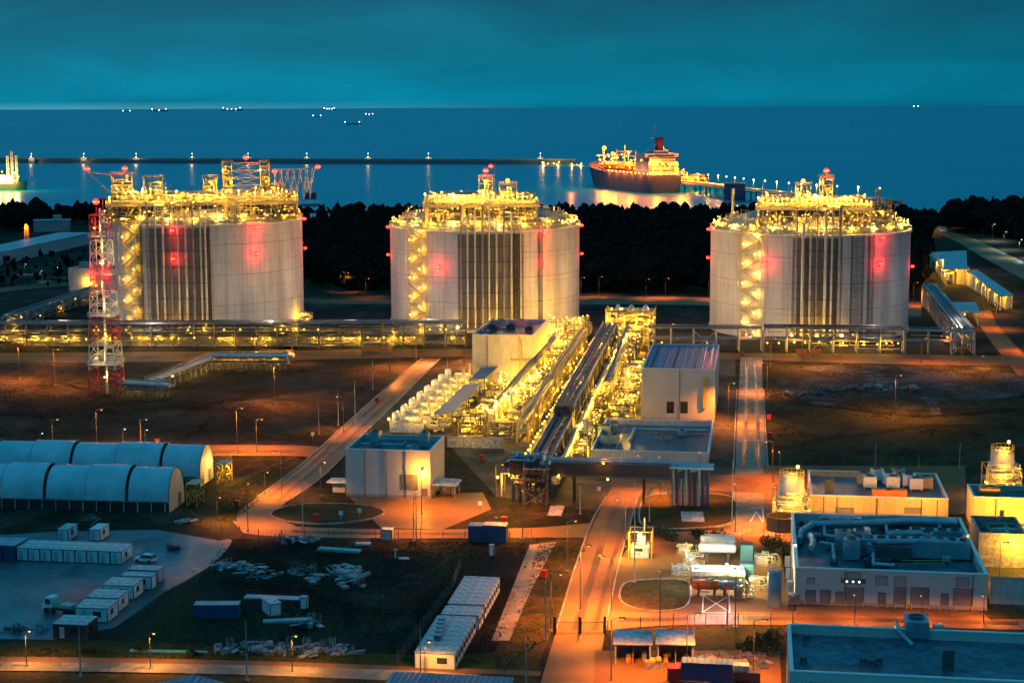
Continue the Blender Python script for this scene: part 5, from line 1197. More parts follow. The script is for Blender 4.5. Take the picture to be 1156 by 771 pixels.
for a in ((622,185.6,26,'white-lit tug lying at the end of the breakwater',4,'glow_warm'),(651,186.2,16,'red-lit workboat between the tug and the big ship bow',3,'glow_orange')): small_ship(a[0],a[1],a[2],a[3],'tugboat',a[4],a[5],None,16000,'tug')
t = thing('moored_vessel','white-lit vessel with tall masts cut by the left edge above the wood','ship',(*at(-14,214),-1.2),0)
hull(t,44,14,8,3,'steel_dark'); MB().box(4,30,-5,5,8,17).build('superstructure','clad_white',t)
for x in (24,29,34): MB().lattice(x-1,x+1,-1,1,8,44-abs(x-29),5,.4).build('mast','steel_galv',t)
for k in range(14): lamp_part(t,(R_.uniform(2,42),-6,R_.uniform(9,22)),R_.choice(['glow_warm','glow_yellow']),.8)
for k in range(4): light((6+k*10,-12,18),'warm',50000,.6,t)
# --- sheds on the shore behind the left-hand tank
for k,(px,py,lab) in enumerate(((318,243,'upper of three long pale roofs on the shore right of the left-hand tank'),(322,250,'middle of three long pale roofs on the shore right of the left-hand tank'),(324,257,'lowest of three long pale roofs on the shore right of the left-hand tank'))):
    t = thing('shore_shed',lab,'shed',at(px,py),.28); MB().box(0,34,0,12,0,9-k).build('wall','clad_grey',t); MB().add([(-.5,-.8,9-k),(34.5,-.8,9-k),(34.5,12.8,11.5-k),(-.5,12.8,11.5-k)],[(0,1,2,3)]).box(-.5,34.5,12.2,12.8,9-k,11.4-k).build('roof','roof_light',t)
t = thing('lookout_house','small dark house on stilts above the shore roofs','house',at(351,238),0); MB().box(-5,5,-4,4,10,16).build('wall','paint_blue',t); MB().box(-5.6,5.6,-4.6,4.6,16,16.6).build('roof','roof_light',t); [MB().bar((x,0,0),(x,0,10),.6).build('stilt','concrete',t) for x in (-4,4)]
# --- left middle distance
a,b_ = at(2,299),at(104,275); Lw = math.hypot(b_[0]-a[0],b_[1]-a[1]); rz = math.atan2(b_[1]-a[1],b_[0]-a[0])
t = thing('long_warehouse','long white warehouse receding into the dark at the left, below the wood','warehouse',a,rz)
MB().box(-60,Lw,0,22,0,7).build('wall','module_white',t); MB().box(-60.4,Lw+.4,-.4,22.4,7,7.5).build('roof','roof_light',t); MB().box(2,7,-.15,-.01,.01,5).build('gate','paint_dark',t)
t = thing('admin_block','small pale block with dark roof plant behind the long white warehouse','building',at(38,262),.2); MB().box(0,26,0,12,0,8).build('wall','clad_grey',t); MB().box(-.4,26.4,-.4,12.4,8,8.5).build('roof','roof_light',t); MB().box(14,20,3,8,8.5,12).build('stair_head','clad_grey',t)
t = thing('flare_tower','short tower glowing orange at the end of the long white warehouse','tower',at(31,275),0); MB().lattice(-1.6,1.6,-1.6,1.6,0,12,4,.3,.7).build('frame','steel_tan',t); MB().box(-1.2,1.2,-1,1,4,11).build('panel','paint_orange',t); lamp_part(t,(0,-1.6,12.6),'glow_orange',.8); light((0,-3.5,11),'orange',5000,.4,t)
b = Box(78,329,122,303,297)
t = shell(b,'substation_building','plain cream substation building with a wall lamp left of the left-hand tank','clad_cream','roof_membrane'); x,z = b.front(99,318); wall_lamp(t,x,z,-.4,'yellow',2600,'glow_yellow'); u,v = b.roof(104,300); ac_unit(t,(u,v,b.h-1),(12,4,3),'clad_grey')
# --- gas station halls at the right edge
def canopy(label, P4, z, name='canopy_hall', P=2500, walls=True):
    Q = [at(x,y,z) for x,y in P4]; t = thing(name,label,'hall',(0,0,0))
    MB().prism(Q,z-.5,z).build('roof','roof_light',t)
    c = (sum(q[0] for q in Q)/4,sum(q[1] for q in Q)/4); q2 = [(c[0]+(q[0]-c[0])*.9,c[1]+(q[1]-c[1])*.94) for q in Q]
    for i in range(4):
        a,b = q2[i],q2[(i+1)%4]; k = max(1,int(math.hypot(a[0]-b[0],a[1]-b[1])/7))
        for j in range(k): x,y = a[0]+(b[0]-a[0])*j/k,a[1]+(b[1]-a[1])*j/k; MB().bar((x,y,0),(x,y,z-.5),.35).build('column','clad_cream',t)
    q3 = [(c[0]+(q[0]-c[0])*.55,c[1]+(q[1]-c[1])*.85) for q in Q]
    if walls: MB().prism(q3,0,z-.55).build('wall','clad_cream',t)
    for i in range(4):
        a,b = q2[i],q2[(i+1)%4]; k = max(1,int(math.hypot(a[0]-b[0],a[1]-b[1])/18))
        for j in range(k): x,y = a[0]+(b[0]-a[0])*(j+.5)/k,a[1]+(b[1]-a[1])*(j+.5)/k; lamp_part(t,(x,y,z-1.2),'glow_yellow',.35); light((x+(x-c[0])*.03,y+(y-c[1])*.03-.6,z-1.6),'yellow',P,.3,t)
    return t
canopy('blue-roofed hall with yellow-lit flank running away behind the right-hand tank',[(1067,308),(1081,306),(1063,284),(1051,285)],7)
canopy('blue-roofed hall with yellow-lit flank sloping towards the pipe bend at the right edge',[(1129,334),(1144,332.5),(1103,304),(1092,305.5)],7)
canopy('yellow-lit entrance hall with tall columns joining the two blue-roofed halls',[(1066,303),(1092,303),(1091,283),(1064,284)],9,'entrance_hall',2500)
canopy('small lit gatehouse at the bend of the far road behind the right-hand tank',[(1030,258),(1052,258),(1050,252),(1030,252)],5,'gatehouse',2500)
canopy('low blue canopy beside the slanting pipe rack at the right',[(1072,352),(1106,352),(1102,341),(1066,341)],6,'canopy_hall',900,False)
carp = thing('parked_car','small dark car parked by the far road','car',at(1111,262),.4,'cars parked by the far road')
MB().box(-2.1,2.1,-.9,.9,.35,.95).build('body','steel_dark',carp); MB().add([(-1.3,-.8,.95),(1.1,-.8,.95),(1.1,.8,.95),(-1.3,.8,.95),(-.8,-.7,1.5),(.6,-.7,1.5),(.6,.7,1.5),(-.8,.7,1.5)],[(4,5,6,7),(0,1,5,4),(1,2,6,5),(2,3,7,6),(3,0,4,7)]).build('cabin','window_glass',carp)
for x in (-1.3,1.3):
    for y in (-.92,.92): MB().lathe([(.01,-.1),(.34,-.1),(.34,.1),(.01,.1)],12,(x,y,.34),'y').build('wheel','rubber',carp)
for px,py in ((1118,263),(1125,264),(1133,265),(1122,268),(1139,267)): clone(carp,at(px,py))
# ================================================================== mast, lamps, fences, cabins, vehicles and yard clutter
mp_ = at(121,444)
t = thing('lattice_mast','tall red and white lattice mast with red lamps in front of the left-hand tank','mast',(*mp_,0),-.1)
Hm = 57.; n = 7
f = lambda z: 4.5-(4.5-2.7)*min(1,z/(Hm*.8))
for k in range(n):
    z0,z1 = Hm*k/n,Hm*(k+1)/n; a,b = f(z0),f(z1)
    MB().lattice(-a,a,-a,a,z0,z1,2,.24,b/a).build('mast_section','paint_red' if k%2 == 0 else 'paint_white',t)
MB().bar((0,0,0),(0,0,Hm+2),.6).build('riser_pipe','paint_white',t)
for z in (9.5,25,38,50): r = f(z)+.5; MB().box(-r,r,-r,r,z,z+.2).build('platform','steel_galv',t); MB().rail([(-r,-r,z+.2),(r,-r,z+.2),(r,r,z+.2),(-r,r,z+.2)],1.1,.08,2,closed=True).build('railing','paint_white',t)
for k,(z,x) in enumerate(((6,1),(12,-1.6),(19,2),(28,1.5),(35,-1),(42,.5),(47,1.2),(53,-1))): lamp_part(t,(x,-f(z)-.3,z),'glow_yellow',.33); light((x,0,z),'warm',900,.3,t)
for x,z,r in ((-3.4,38.6,.9),(3.4,38.6,.9),(-1.2,Hm+4,1.4)): red_lamp(t,(x,-f(z)-.6 if z < Hm else 0,z),r,1800)
MB().tube((-1.2,0,Hm),(-1.2,0,Hm+2.4),.25,6).tube((1,0,Hm),(1,0,Hm+9),.25,6,.1).build('antenna','steel_dark',t)
# --- street lamps and poles
def lamp_proto(name,h,arm,g,col,P,label,grp,cat='street lamp',cone=128):
    t = thing(name,label,cat,(0,0,-50),0,grp)
    MB().tube((0,0,0),(0,0,h),.11,8,.06).build('pole','steel_dark',t); MB().box(-.3,.3,-.3,.3,0,.35).build('base','concrete',t)
    MB().path([(0,0,h-.05),(arm*.6,0,h+.25),(arm,0,h+.3)],.06,6).build('arm','steel_galv',t)
    hd = MB().obox((arm+.3,0,h+.3),(1.,.36,.18),0,.08).build('lamp_head','steel_dark',t); MB().ball((arm+.3,0,h+.1),.22,10,5,.6).build('bulb',g,hd)
    if P: light((arm+.3,-.05,h-.35),col,P,.25,t,cone)
    return t
PR = {'o': lamp_proto('street_lamp',9,1.2,'glow_orange','orange',7500,'orange street lamp','orange street lamps'),
      'O': lamp_proto('street_lamp',10,1.4,'glow_orange','orange',17000,'bright orange street lamp','orange street lamps'),
      'a': lamp_proto('street_lamp',8,.8,'glow_yellow','amber',4200,'amber street lamp','amber street lamps'),
      'f': lamp_proto('street_lamp',6.5,.5,'glow_yellow','amber',4200,'small amber lamp','amber street lamps',cone=158),
      'p': lamp_proto('street_lamp',6,.6,'glow_orange','orange',4200,'small orange lamp','orange street lamps',cone=160),
      'F': lamp_proto('street_lamp',12,1.2,'glow_orange','orange',36000,'tall orange lamp','tall orange lamps',cone=165),
      'W': lamp_proto('street_lamp',11,1.,'glow_white','white',12000,'white street lamp','white street lamps',cone=160),
      'w': lamp_proto('street_lamp',7,.6,'glow_white','cool',1600,'white street lamp','white street lamps')}
USEDL = set()
def lamp(k,px,py,label,rz=0.,s=1.):
    p = at(px,py); g = PR[k]
    if k not in USEDL: USEDL.add(k); g.location = (*p,0); g['label'] = label; g.rotation_euler = (0,0,rz); g.scale = (s,)*3; return g
    c = clone(g,(*p,0),rz,label); c.scale = (s,)*3; return c
for px,py in ((656,335),(729,337),(751,336),(800,338),(676,334)): lamp('o',px,py,'orange street lamp on the road along the dark wood between middle and right tanks',0,1.)
for px,py in ((385,328),(390,329),(413,336)): lamp('o',px,py,'orange street lamp on the road along the wood between left and middle tanks')
lamp('O',1031,344,'orange street lamp right of the right-hand tank base')
for px in (60,250,330,470): lamp('o',px,412,'orange street lamp along the reddish road under the long pipe rack')
lamp('F',62,436,'tall orange lamp lighting the bare ground left of the mast'); lamp('F',22,428,'tall orange lamp near the left edge lighting bare ground')
for px,py,lab in ((110,514,'tall orange lamp behind the tent halls, left of two'),(268,512,'tall orange lamp behind the tent halls, right of two'),(440,418,'tall orange lamp where the slanting road meets the pipe rack'),(524,412,'tall orange lamp left of the tall process building'),(1010,470,'tall orange lamp standing alone in the right field'),(310,455,'tall orange lamp standing alone in the dark left field'),(905,416,'tall orange lamp at the scrap heaps below the right-hand rack'),(1085,418,'tall orange lamp below the bend of the right-hand rack'),(822,480,'tall orange lamp between compressor building and pale street'),(560,585,'tall orange lamp on the ring road before the cable frame'),(655,690,'tall orange lamp in the dry grass left of the gate')): lamp('F',px,py,lab)
for px in (760,870,950,1040): lamp('o',px,411,'orange street lamp along the reddish road before the right-hand tank')
for px in (60,160,290): lamp('o',px,512,'orange street lamp on the reddish road behind the tent halls')
for px,py in ((470,412),(388,488),(318,558)): lamp('O',px,py,'orange street lamp on the long slanting road left of the process area',PI)
lamp('a',362,560,'single amber lamp between the roundabout and the square plant building'); 
for px,py in ((280,600),(470,609),(590,609)): lamp('O',px,py,'orange street lamp on the ring road beside the wire fence',PI/2)
lamp('O',476,580,'orange street lamp on the yard before the roller door',PI/2)
for px,py in ((728,562),(706,618),(640,645),(690,690),(622,712)): lamp('O',px,py,'orange street lamp along the wide central road',PI if px > 670 else 0)
for px,py in ((866,445),(872,545)): lamp('O',px,py,'orange street lamp along the pale street right of the grey compressor building',PI if px > 850 else 0)
for px,py in ((745,711),(830,709)): lamp('O',px,py,'orange street lamp on the front street before the shelters',PI/2)
for px,py in ((830,600),(876,604),(790,560),(745,566),(880,560)): lamp('O',px,py,'orange street lamp around the planted island beneath the pipe bridge',PI/2)
for px,py in ((690,768),(775,762),(850,770)): lamp('O',px,py,'orange street lamp in the service yard behind the open shelters')
for px,py in ((895,703),(965,703),(1040,704),(1110,704)): lamp('p',px,py,'orange street lamp on the forecourt of the pinkish workshop',PI/2,.8)
for px,py in ((480,765),(330,758),(170,755),(30,752)): lamp('f',px,py,'small amber lamp along the pale front path',0,.9)
for px,py in ((1060,257),(1076,258),(1094,262),(1109,264),(1120,272),(1133,282),(1150,292)): lamp('W',px,py,'white street lamp on the far road by the right-hand wood',0,1.)
for px,py in ((1124,372),(1156,398),(1110,356)): lamp('O',px,py,'orange street lamp on the reddish road at the far right edge')
for px,py in ((46,510),(139,505),(164,506)): lamp('w',px,py,'white lamp behind the tent halls',0,.7)
for px,py in ((28,310),(46,318),(64,314)): lamp('w',px,py,'white lamp in the dark ground left of the substation building',0,.8)
lamp('w',892,655,'white lamp at the left corner of the pinkish workshop'); lamp('a',1128,660,'amber lamp beyond the cream boundary wall'); lamp('a',1108,415,'low amber lamp beside the reddish road in the right field',0,.5)
lamp('a',299,560,'amber lamp beside the gravel by the slanting road',0,.7); lamp('a',245,590,'amber lamp at the corner of the wire fence',0,.7); lamp('a',598,566,'amber lamp under the pipe bridge',0,.6)
pole0 = None
def pole(px,py,top,label,m='steel_galv'):
    global pole0
    p = at(px,py); h = bis(lambda z: proj(p[0],p[1],z)[1]-top,.5,60)
    if pole0 is None:
        pole0 = thing('lightning_pole',label,'pole',(*p,0),0,'slender lightning poles'); MB().tube((0,0,0),(0,0,1),.16,8,.05).build('shaft',m,pole0); MB().box(-.3,.3,-.3,.3,0,.02).build('base','concrete',pole0); c = pole0
    else: c = clone(pole0,(*p,0),0,label)
    c.scale = (1,1,h)
    return c
for px,py,top,lab in ((342,600,533,'slender pole on the ring road left of the roundabout'),(467,611,553,'slender pole before the roller door yard'),(826,611,520,'tall dark pole on the pale street by the pipe bridge'),(716,658,540,'tall dark pole between main road and lit machine'),(821,710,643,'dark pole before the yellow road cross'),
    (783,748,694,'orange-lit pole right of the open shelters'),(594,775,717,'pale pole at the lower edge left of the main road'),(616,722,650,'slender pole in the dry grass left of the main road'),(475,768,709,'pale pole before the white cabin row'),(91,763,703,'slender pole before the yard truck on the front path'),(279,768,700,'slender pole on the front path by the crates'),
    (988,530,500,'thick orange pole behind the pump house fans'),(1037,529,513,'short pale pole behind the pump house'),(1083,529,500,'thin pole at the right field edge'),(401,480,430,'thin pole in the dark field beside the slanting road'),(382,480,440,'second thin pole in the dark field beside the slanting road, shorter'),(421,440,405,'thin pole in the dark field near the long pipe rack'),
    (360,490,455,'thin pole in the dark field nearest the side road'),(159,503,472,'tall thin pole behind the tent halls'),(505,432,405,'thin pole at the top of the slanting road'),(655,580,548,'thin pole at the left kerb of the main road'),(733,590,548,'thin pole at the right kerb of the main road'),(172,640,612,'white pole by the parked white car'),(48,322,300,'thin pole left of the substation building')):
    pole(px,py,top,lab)
# --- wire fences
def fence(label, P, h=2.4, step=4.5, gate=None):
    t = thing('wire_fence',label,'fence',(0,0,0)); Q = [at(*p) for p in P]; po = None
    for a,b in zip(Q,Q[1:]):
        n = max(1,int(math.hypot(b[0]-a[0],b[1]-a[1])/step))
        for i in range(n+1):
            x,y = a[0]+(b[0]-a[0])*i/n,a[1]+(b[1]-a[1])*i/n
            if po is None: po = MB().bar((0,0,0),(0,0,h+.3),.10).build('fence_post','steel_dark',t); o = po
            else: o = po.copy(); COL.objects.link(o)
            o.location = (x,y,0)
    mb = MB()
    for a,b in zip(Q,Q[1:]):
        for z in [h*k/7 for k in range(1,8)]: mb.tube((a[0],a[1],z),(b[0],b[1],z),.018,3,cap=False)
        L_ = math.hypot(b[0]-a[0],b[1]-a[1]); n = int(L_/.9)
        for i in range(n): x,y = a[0]+(b[0]-a[0])*i/n,a[1]+(b[1]-a[1])*i/n; mb.tube((x,y,0.1),(x,y,h),.016,3,cap=False)
    mb.build('wire_mesh','steel_dark',t)
    return t
fence('long wire fence between the ring road and the dark scrap yard',[(292,611),(450,613),(600,612)])
fence('wire fence curving past the dry grass behind the wet yard',[(292,611),(250,604),(215,588)])
fence('wire fence between the front street and the open shelters',[(686,716),(760,709),(870,708)])
fence('wire fence around the white cabin row',[(448,752),(510,668),(520,640)],2.2)
fence('wire fence along the near edge of the right field',[(880,528),(1000,527),(1160,527)])
fence('wire fence behind the apron of the lit machinery',[(712,608),(790,613),(885,608)],2.2)
t = thing('sliding_gate','dark sliding gate standing across the wide central road','gate',at(628,716),0)
gw = at(681,716)[0]-at(628,716)[0]; mb = MB(); mb.bar((0,0,2.2),(gw,0,2.2),.1).bar((0,0,.3),(gw,0,.3),.1); [mb.bar((gw*i/24,0,.3),(gw*i/24,0,2.2),.05) for i in range(25)]; mb.build('gate_leaf','steel_dark',t); [MB().bar((x,.1,0),(x,.1,3.2),.35).build('gate_post','paint_dark',t) for x in (-.3,gw*.5,gw+.3)]
# --- site cabins and containers
def cabin(label,w,d,h,m,loc,rz,grp=None,win=True,roof='roof_light'):
    t = thing('site_cabin',label,'cabin',loc,rz,grp)
    MB().box(.04,w-.04,.04,d-.04,.2,h-.04).build('body','module_rib' if m == 'module_white' else m,t); mb = MB()
    for x in (0,w-.14):
        for y in (0,d-.14): mb.box(x,x+.14,y,y+.14,.02,h)
    for z in (.1,h-.14):
        mb.box(.14,w-.14,0,.12,z,z+.13).box(.14,w-.14,d-.12,d,z,z+.13).box(0,.12,.14,d-.14,z,z+.13).box(w-.12,w,.14,d-.14,z,z+.13)
    mb.build('corner_frame','steel_dark',t); MB().box(-.02,w+.02,-.02,d+.02,h+.002,h+.08).build('roof',roof,t)
    if win:
        MB().box(w*.2,w*.2+.85,.0,.038,.25,2.2).build('door','module_grey',t)
        if w > 4: MB().box(w*.55,w*.8,.0,.038,1.1,2.1).build('window','window_glass',t)
    if win and d > 4:
        MB().box(w-.038,w-.005,d*.3,d*.3+1.2,1.1,2.1).build('window','window_glass',t)
    return t
p0 = at(19,633); u_,v_ = uv(p0); c0 = None
for i in range(9):
    lab = 'white site cabin in the straight row of nine, '+['leftmost','second','third','fourth','middle','sixth','seventh','eighth, with pinkish roof','rightmost, with pinkish roof'][i]
    if i == 0: c0 = cabin(lab,2.44,6.06,2.7,'module_white',xy(u_,v_),-A,'white cabins standing in a straight row')
    else: clone(c0,xy(u_+i*2.47,v_),-A,lab)
cabin('lone white cabin behind the row of nine, left of its twin',2.44,5,2.6,'module_white',at(65,611),-A); cabin('lone white cabin with bright roof behind the row of nine, right of its twin',2.44,5,2.6,'module_white',at(101,611),-A,roof='paint_white')
for k,(px,py,d,m,lab) in enumerate(((145,658,3.0,'module_grey','grey end cabin of the diagonal row, farthest from the truck'),(137,665,2.5,'module_white','bright white cabin, second farthest of the diagonal row'),(116,676,5,'module_white','double cabin with reddish roof in the middle of the diagonal row'),(98,690,5,'module_white','double cabin with reddish roof right of the yard truck'),(85,702,5,'module_white','white double cabin just before the yard truck'),(60,721,5,'paint_dark','black cabin at the near end of the diagonal row'))):
    cabin(lab,6.06,d,2.7,m,at(px,py),-A,roof='roof_light')
for k,(px,lab) in enumerate(((-14,'dark blue container at the left edge beside the cabin row'),(2,'dark container between the left edge and the cabin row'))): cabin(lab,2.9,6.06,3.2,'paint_blue',at(px,633),-A,win=False,roof='pipe_blue')
p0 = at(468,755); u_,v_ = uv(p0); cs = None
for i in range(17):
    off = i*2.47+(0.8 if i > 7 else 0)+(1.4 if i > 9 else 0); z = 0
    lab = 'long white cabin in the row beside the path, '+['nearest and cream-lit','second','third','fourth','fifth','sixth','seventh','eighth'][i] if i < 8 else 'long white cabin of the far half of the row, '+['first','second','third','fourth','fifth','sixth','seventh','eighth','farthest'][i-8]
    if cs is None: cs = cabin(lab,6.7,2.44,2.8,'module_white',xy(u_,v_),-A,'long white cabins beside the path'); MB().box(6.66,6.695,.6,1.8,1.1,2.1).build('window','window_glass',cs)
    else: clone(cs,xy(u_+(.0 if i < 8 else .4),v_+off),-A,lab)
for k in range(5):
    p = xy(u_+2.6-.25*k,v_+6.5+2.2*k); t = thing('roof_vent','dark roof vent on the white cabin row, '+['nearest','second','third','fourth','farthest'][k]+' of five','vent',(*p,2.885),-A,'vents on the white cabin row'); MB().box(-.5,.5,-.6,.6,0,.9).build('housing','steel_dark',t); MB().box(-.62,.62,-.72,.72,.9,1.02).build('lid','pipe_blue',t)
cabin('left half of the dark blue container pair by the wire fence',2.9,3,3.4,'paint_blue',at(528.5,611.5),-A,win=False,roof='pipe_blue'); cabin('right, wider half of the dark blue container pair by the wire fence',5.0,3,3.6,'paint_blue',at(544.5,612),-A,win=False,roof='roof_light')
cabin('dark grey container with white roof edge lying in the scrap yard',8,2.4,2.6,'paint_blue',at(219,699),0,win=False,roof='module_grey'); cabin('small tilted white cabin in the middle of the scrap yard',2.2,4.2,2.4,'module_white',at(305,697),.5,win=False)
cabin('small blue-grey box cabin in the scrap yard before the fence',2.4,2,2.4,'module_grey',at(430,610.5),-A,win=False); cabin('narrow upright white cabin in the scrap yard',1.3,1.3,2.3,'module_white',at(338.5,688),-A,win=False); cabin('narrow upright white cabin behind the white cabin row',1.0,1.0,2.3,'module_white',at(552,628),-A,win=False); cabin('thin white cabinet standing alone in the scrap yard',.6,.6,1.9,'module_white',at(444.5,631),-A,win=False)
# --- vehicles
t = thing('flatbed_truck','white-cabbed flatbed truck parked on the wet yard beside the cabins','truck',at(68,691),PI-.35)
MB().box(-4,2.2,-1.1,1.1,.75,1.05).build('chassis','paint_dark',t); cb = MB().add([(1,-1.1,.7),(3.2,-1.1,.7),(3.2,1.1,.7),(1,1.1,.7),(1,-1.05,2.9),(2.4,-1.05,2.9),(2.4,1.05,2.9),(1,1.05,2.9),(3.15,-1.1,1.7),(3.15,1.1,1.7)],[(0,3,2,1),(4,5,6,7),(0,1,8,5,4),(2,3,7,6,9),(3,0,4,7),(1,2,9,8),(8,9,6,5)]).build('cab','paint_white',t)
MB().add([(3.13,-.9,1.75),(3.13,.9,1.75),(2.5,.9,2.7),(2.5,-.9,2.7)],[(0,1,2,3)]).build('windscreen','window_glass',cb); [MB().box(1.3,2.4,y-.01,y+.01,1.7,2.6).build('side_window','window_glass',cb) for y in (-1.115,1.115)]
MB().box(-4,.8,-1.2,1.2,1.05,1.2).box(-4,-3.9,-1.2,1.2,1.2,1.6).build('bed','steel_dark',t); MB().box(-3,-.2,-1,1,1.2,1.7).build('load','module_grey',t); MB().tube((.3,.8,1.2),(-2.2,.8,3.3),.14,6).build('crane_arm','module_grey',t)
for x in (-3,-1.9,2.2):
    for y in (-1.05,1.05): MB().lathe([(.01,-.16),(.5,-.16),(.5,.16),(.01,.16)],14,(x,y,.5),'y').build('wheel','rubber',t)
def car(name,label,p,rz,m,cat='car'):
    t = thing(name,label,cat,p,rz); bd = MB().add([(-2.2,-.9,.35),(2.2,-.9,.35),(2.2,.9,.35),(-2.2,.9,.35),(-2.2,-.9,.95),(2.2,-.85,.8),(2.2,.85,.8),(-2.2,.9,.95),(1.,-.9,1.0),(1.,.9,1.0)],[(0,3,2,1),(0,1,5,8,4),(2,3,7,9,6),(3,0,4,7),(1,2,6,5),(8,5,6,9),(4,8,9,7)]).build('body',m,t)
    MB().add([(-2.1,-.85,.96),(1.,-.85,1.),(1.,.85,1.),(-2.1,.85,.96),(-1.8,-.7,1.62),(.2,-.7,1.62),(.2,.7,1.62),(-1.8,.7,1.62)],[(0,1,5,4),(1,2,6,5),(2,3,7,6),(3,0,4,7)]).build('glazing','window_glass',t); MB().box(-1.82,.22,-.72,.72,1.6,1.67).build('roof',m,t)
    for x in (-1.4,1.4):
        for y in (-.85,.85): MB().lathe([(.01,-.12),(.35,-.12),(.35,.12),(.01,.12)],14,(x,y,.35),'y').build('wheel','rubber',t)
    for y in (-.6,.6): MB().box(2.18,2.215,y-.16,y+.16,.6,.75).build('headlight','paint_white',t)
    return t
car('parked_car','white estate car parked on the wet yard behind the diagonal cabins',at(164,634),PI-.3,'paint_white'); 
t = thing('box_truck','dark blue box truck cut by the lower edge before the open shelters','truck',at(769,775),-A)
MB().box(0,8,0,2.6,1,3.9).build('box_body','paint_blue',t); MB().box(-.05,8.05,-.05,2.65,3.9,4.0).build('roof','roof_rib',t); MB().box(-2.2,-.1,.1,2.5,.7,2.9).build('cab','paint_red',t); [MB().lathe([(.01,-.16),(.5,-.16),(.5,.16),(.01,.16)],14,(x,y,.5),'y').build('wheel','rubber',t) for x in (-1.2,5,6.4) for y in (.3,2.4)]
t = thing('crate_trailer','dark trailer with pale cover right of the dark blue box truck','trailer',at(822,772),-A); MB().box(0,5,0,2.4,.7,2).build('body','paint_dark',t); MB().box(.8,3.2,.3,2,2,3).build('cover','roof_light',t); [MB().lathe([(.01,-.14),(.45,-.14),(.45,.14),(.01,.14)],12,(x,y,.45),'y').build('wheel','rubber',t) for x in (1.6,3.2) for y in (.1,2.3)]
# --- open shelters at the front
for px,lab in ((694,'open shelter with white roof and clutter inside, left of its twin'),(742,'open shelter with white roof and clutter inside, right of its twin')):
    t = thing('open_shelter',lab,'shelter',at(px,751),-A*.5)
    for x in (.1,5.7):
        for y in (.1,4.4): MB().bar((x,y,0),(x,y,3.6 if y > 1 else 3.7),.2).build('post','concrete_pale',t)
    MB().add([(-.3,-.5,3.7),(6.1,-.5,3.7),(6.1,5,4.3),(-.3,5,4.3),(-.3,-.5,3.85),(6.1,-.5,3.85),(6.1,5,4.45),(-.3,5,4.45)],[(0,3,2,1),(4,5,6,7),(0,1,5,4),(1,2,6,5),(2,3,7,6),(3,0,4,7)]).build('roof','roof_light',t)
    MB().box(.2,5.6,4.35,4.45,.05,3.4).build('back_panel','steel_dark',t); MB().box(2.9,3.0,.1,4.2,.03,2.2).build('divider','steel_tan',t)
    for k in range(5):
        x,y = R_.uniform(.8,5),R_.uniform(1,3.5); t2 = None
        MB().box(x,x+.7,y,y+.6,.02,R_.uniform(.7,1.6)).build('stored_box',R_.choice(['module_grey','paint_yellow','paint_red','steel_tan']),t)
t = thing('skip','pale skip heaped with yellow bags between the open shelters','skip',at(729,757),.1)
MB().add([(0.3,0.2,.1),(2.7,.2,.1),(2.7,1.6,.1),(.3,1.6,.1),(0,0,1.3),(3,0,1.3),(3,1.8,1.3),(0,1.8,1.3)],[(0,3,2,1),(0,1,5,4),(1,2,6,5),(2,3,7,6),(3,0,4,7)]).build('body','concrete_pale',t); mb = MB(); mb.ball((1.2,.9,1.3),.7,8,5).ball((2.2,1,1.5),.6,8,5); mb.build('load','paint_yellow',t)
# --- machinery island right of the main road
t = thing('lit_machine','small white machine glowing yellow beside the wide central road','machine',at(712,630),-A)
MB().box(0,3.6,0,3,0.02,2.6).build('casing','module_white',t); MB().lathe([(.01,2.6),(.9,2.62),(.9,4.6),(.01,5)],12,(2,1.5,0)).build('drum','paint_white',t); MB().lattice(-.4,4.2,-.4,3.4,0.02,5.6,2,.14,1,False).build('frame','paint_yellow',t); MB().box(.6,2.4,-.03,-.002,1.5,2.1).build('panel','paint_dark',t); MB().tube((2.6,2,5),(2.6,2,8),.15,6).build('stack','steel_galv',t)
lamp_part(t,(1.8,-.4,5),'glow_warm',.45); light((1.8,-1.3,5.2),'warm',2600,.3,t); light((-1,-2,3),'yellow',1500,.3,t)
def cyl(name,label,px,py,L_,r,m,z=None,cat='cylinder'):
    t = thing(name,label,cat,at(px,py),-A*.6); z = z or r+.7
    MB().capsule((L_/2,0,z),L_,r,'x',18).build('shell',m,t,sm=True); [MB().box(x,x+.4,-r*.8,r*.8,.02,z-r*.6).build('saddle','steel_dark',t) for x in (L_*.2,L_*.75)]; MB().pipes(random.Random(int(px)),(0,L_,-r*1.3,r*1.3,z,z+r*1.8),8,.06,.12,4).build('pipework','pipe_pale',t)
    return t
cyl('storage_cylinder','rear white cylinder of the lit machinery beside the apron',790,622,7.2,.75,'paint_white',2.6); cyl('storage_cylinder','front white cylinder of the lit machinery beside the apron',788,634,7.6,.95,'paint_white',2.9)
cyl('orange_cylinder','longer orange-lit cylinder before the lit machinery',781,672,5.2,.95,'paint_orange',2.2); cyl('orange_cylinder','shorter pinkish cylinder beside the orange one',811,672,4.4,.85,'concrete_pale',2.0)
t = thing('cooler_skid','broad pale cooler deck in the middle of the lit machinery','cooler',at(781,662),-A*.6); MB().box(0,10,0,4.6,2.2,3).build('casing','module_white',t); mb = MB()
for k in range(4): MB().lathe([(1,3),(1,3.35),(.9,3.35),(.85,3.05),(.01,3.05)],14,(1.4+k*2.4,2.3,0)).build('fan_cowl','module_grey',t)
for x in (.2,5,9.8):
    for y in (.2,4.4): MB().bar((x,y,.02),(x,y,2.2),.22).build('leg','steel_galv',t)
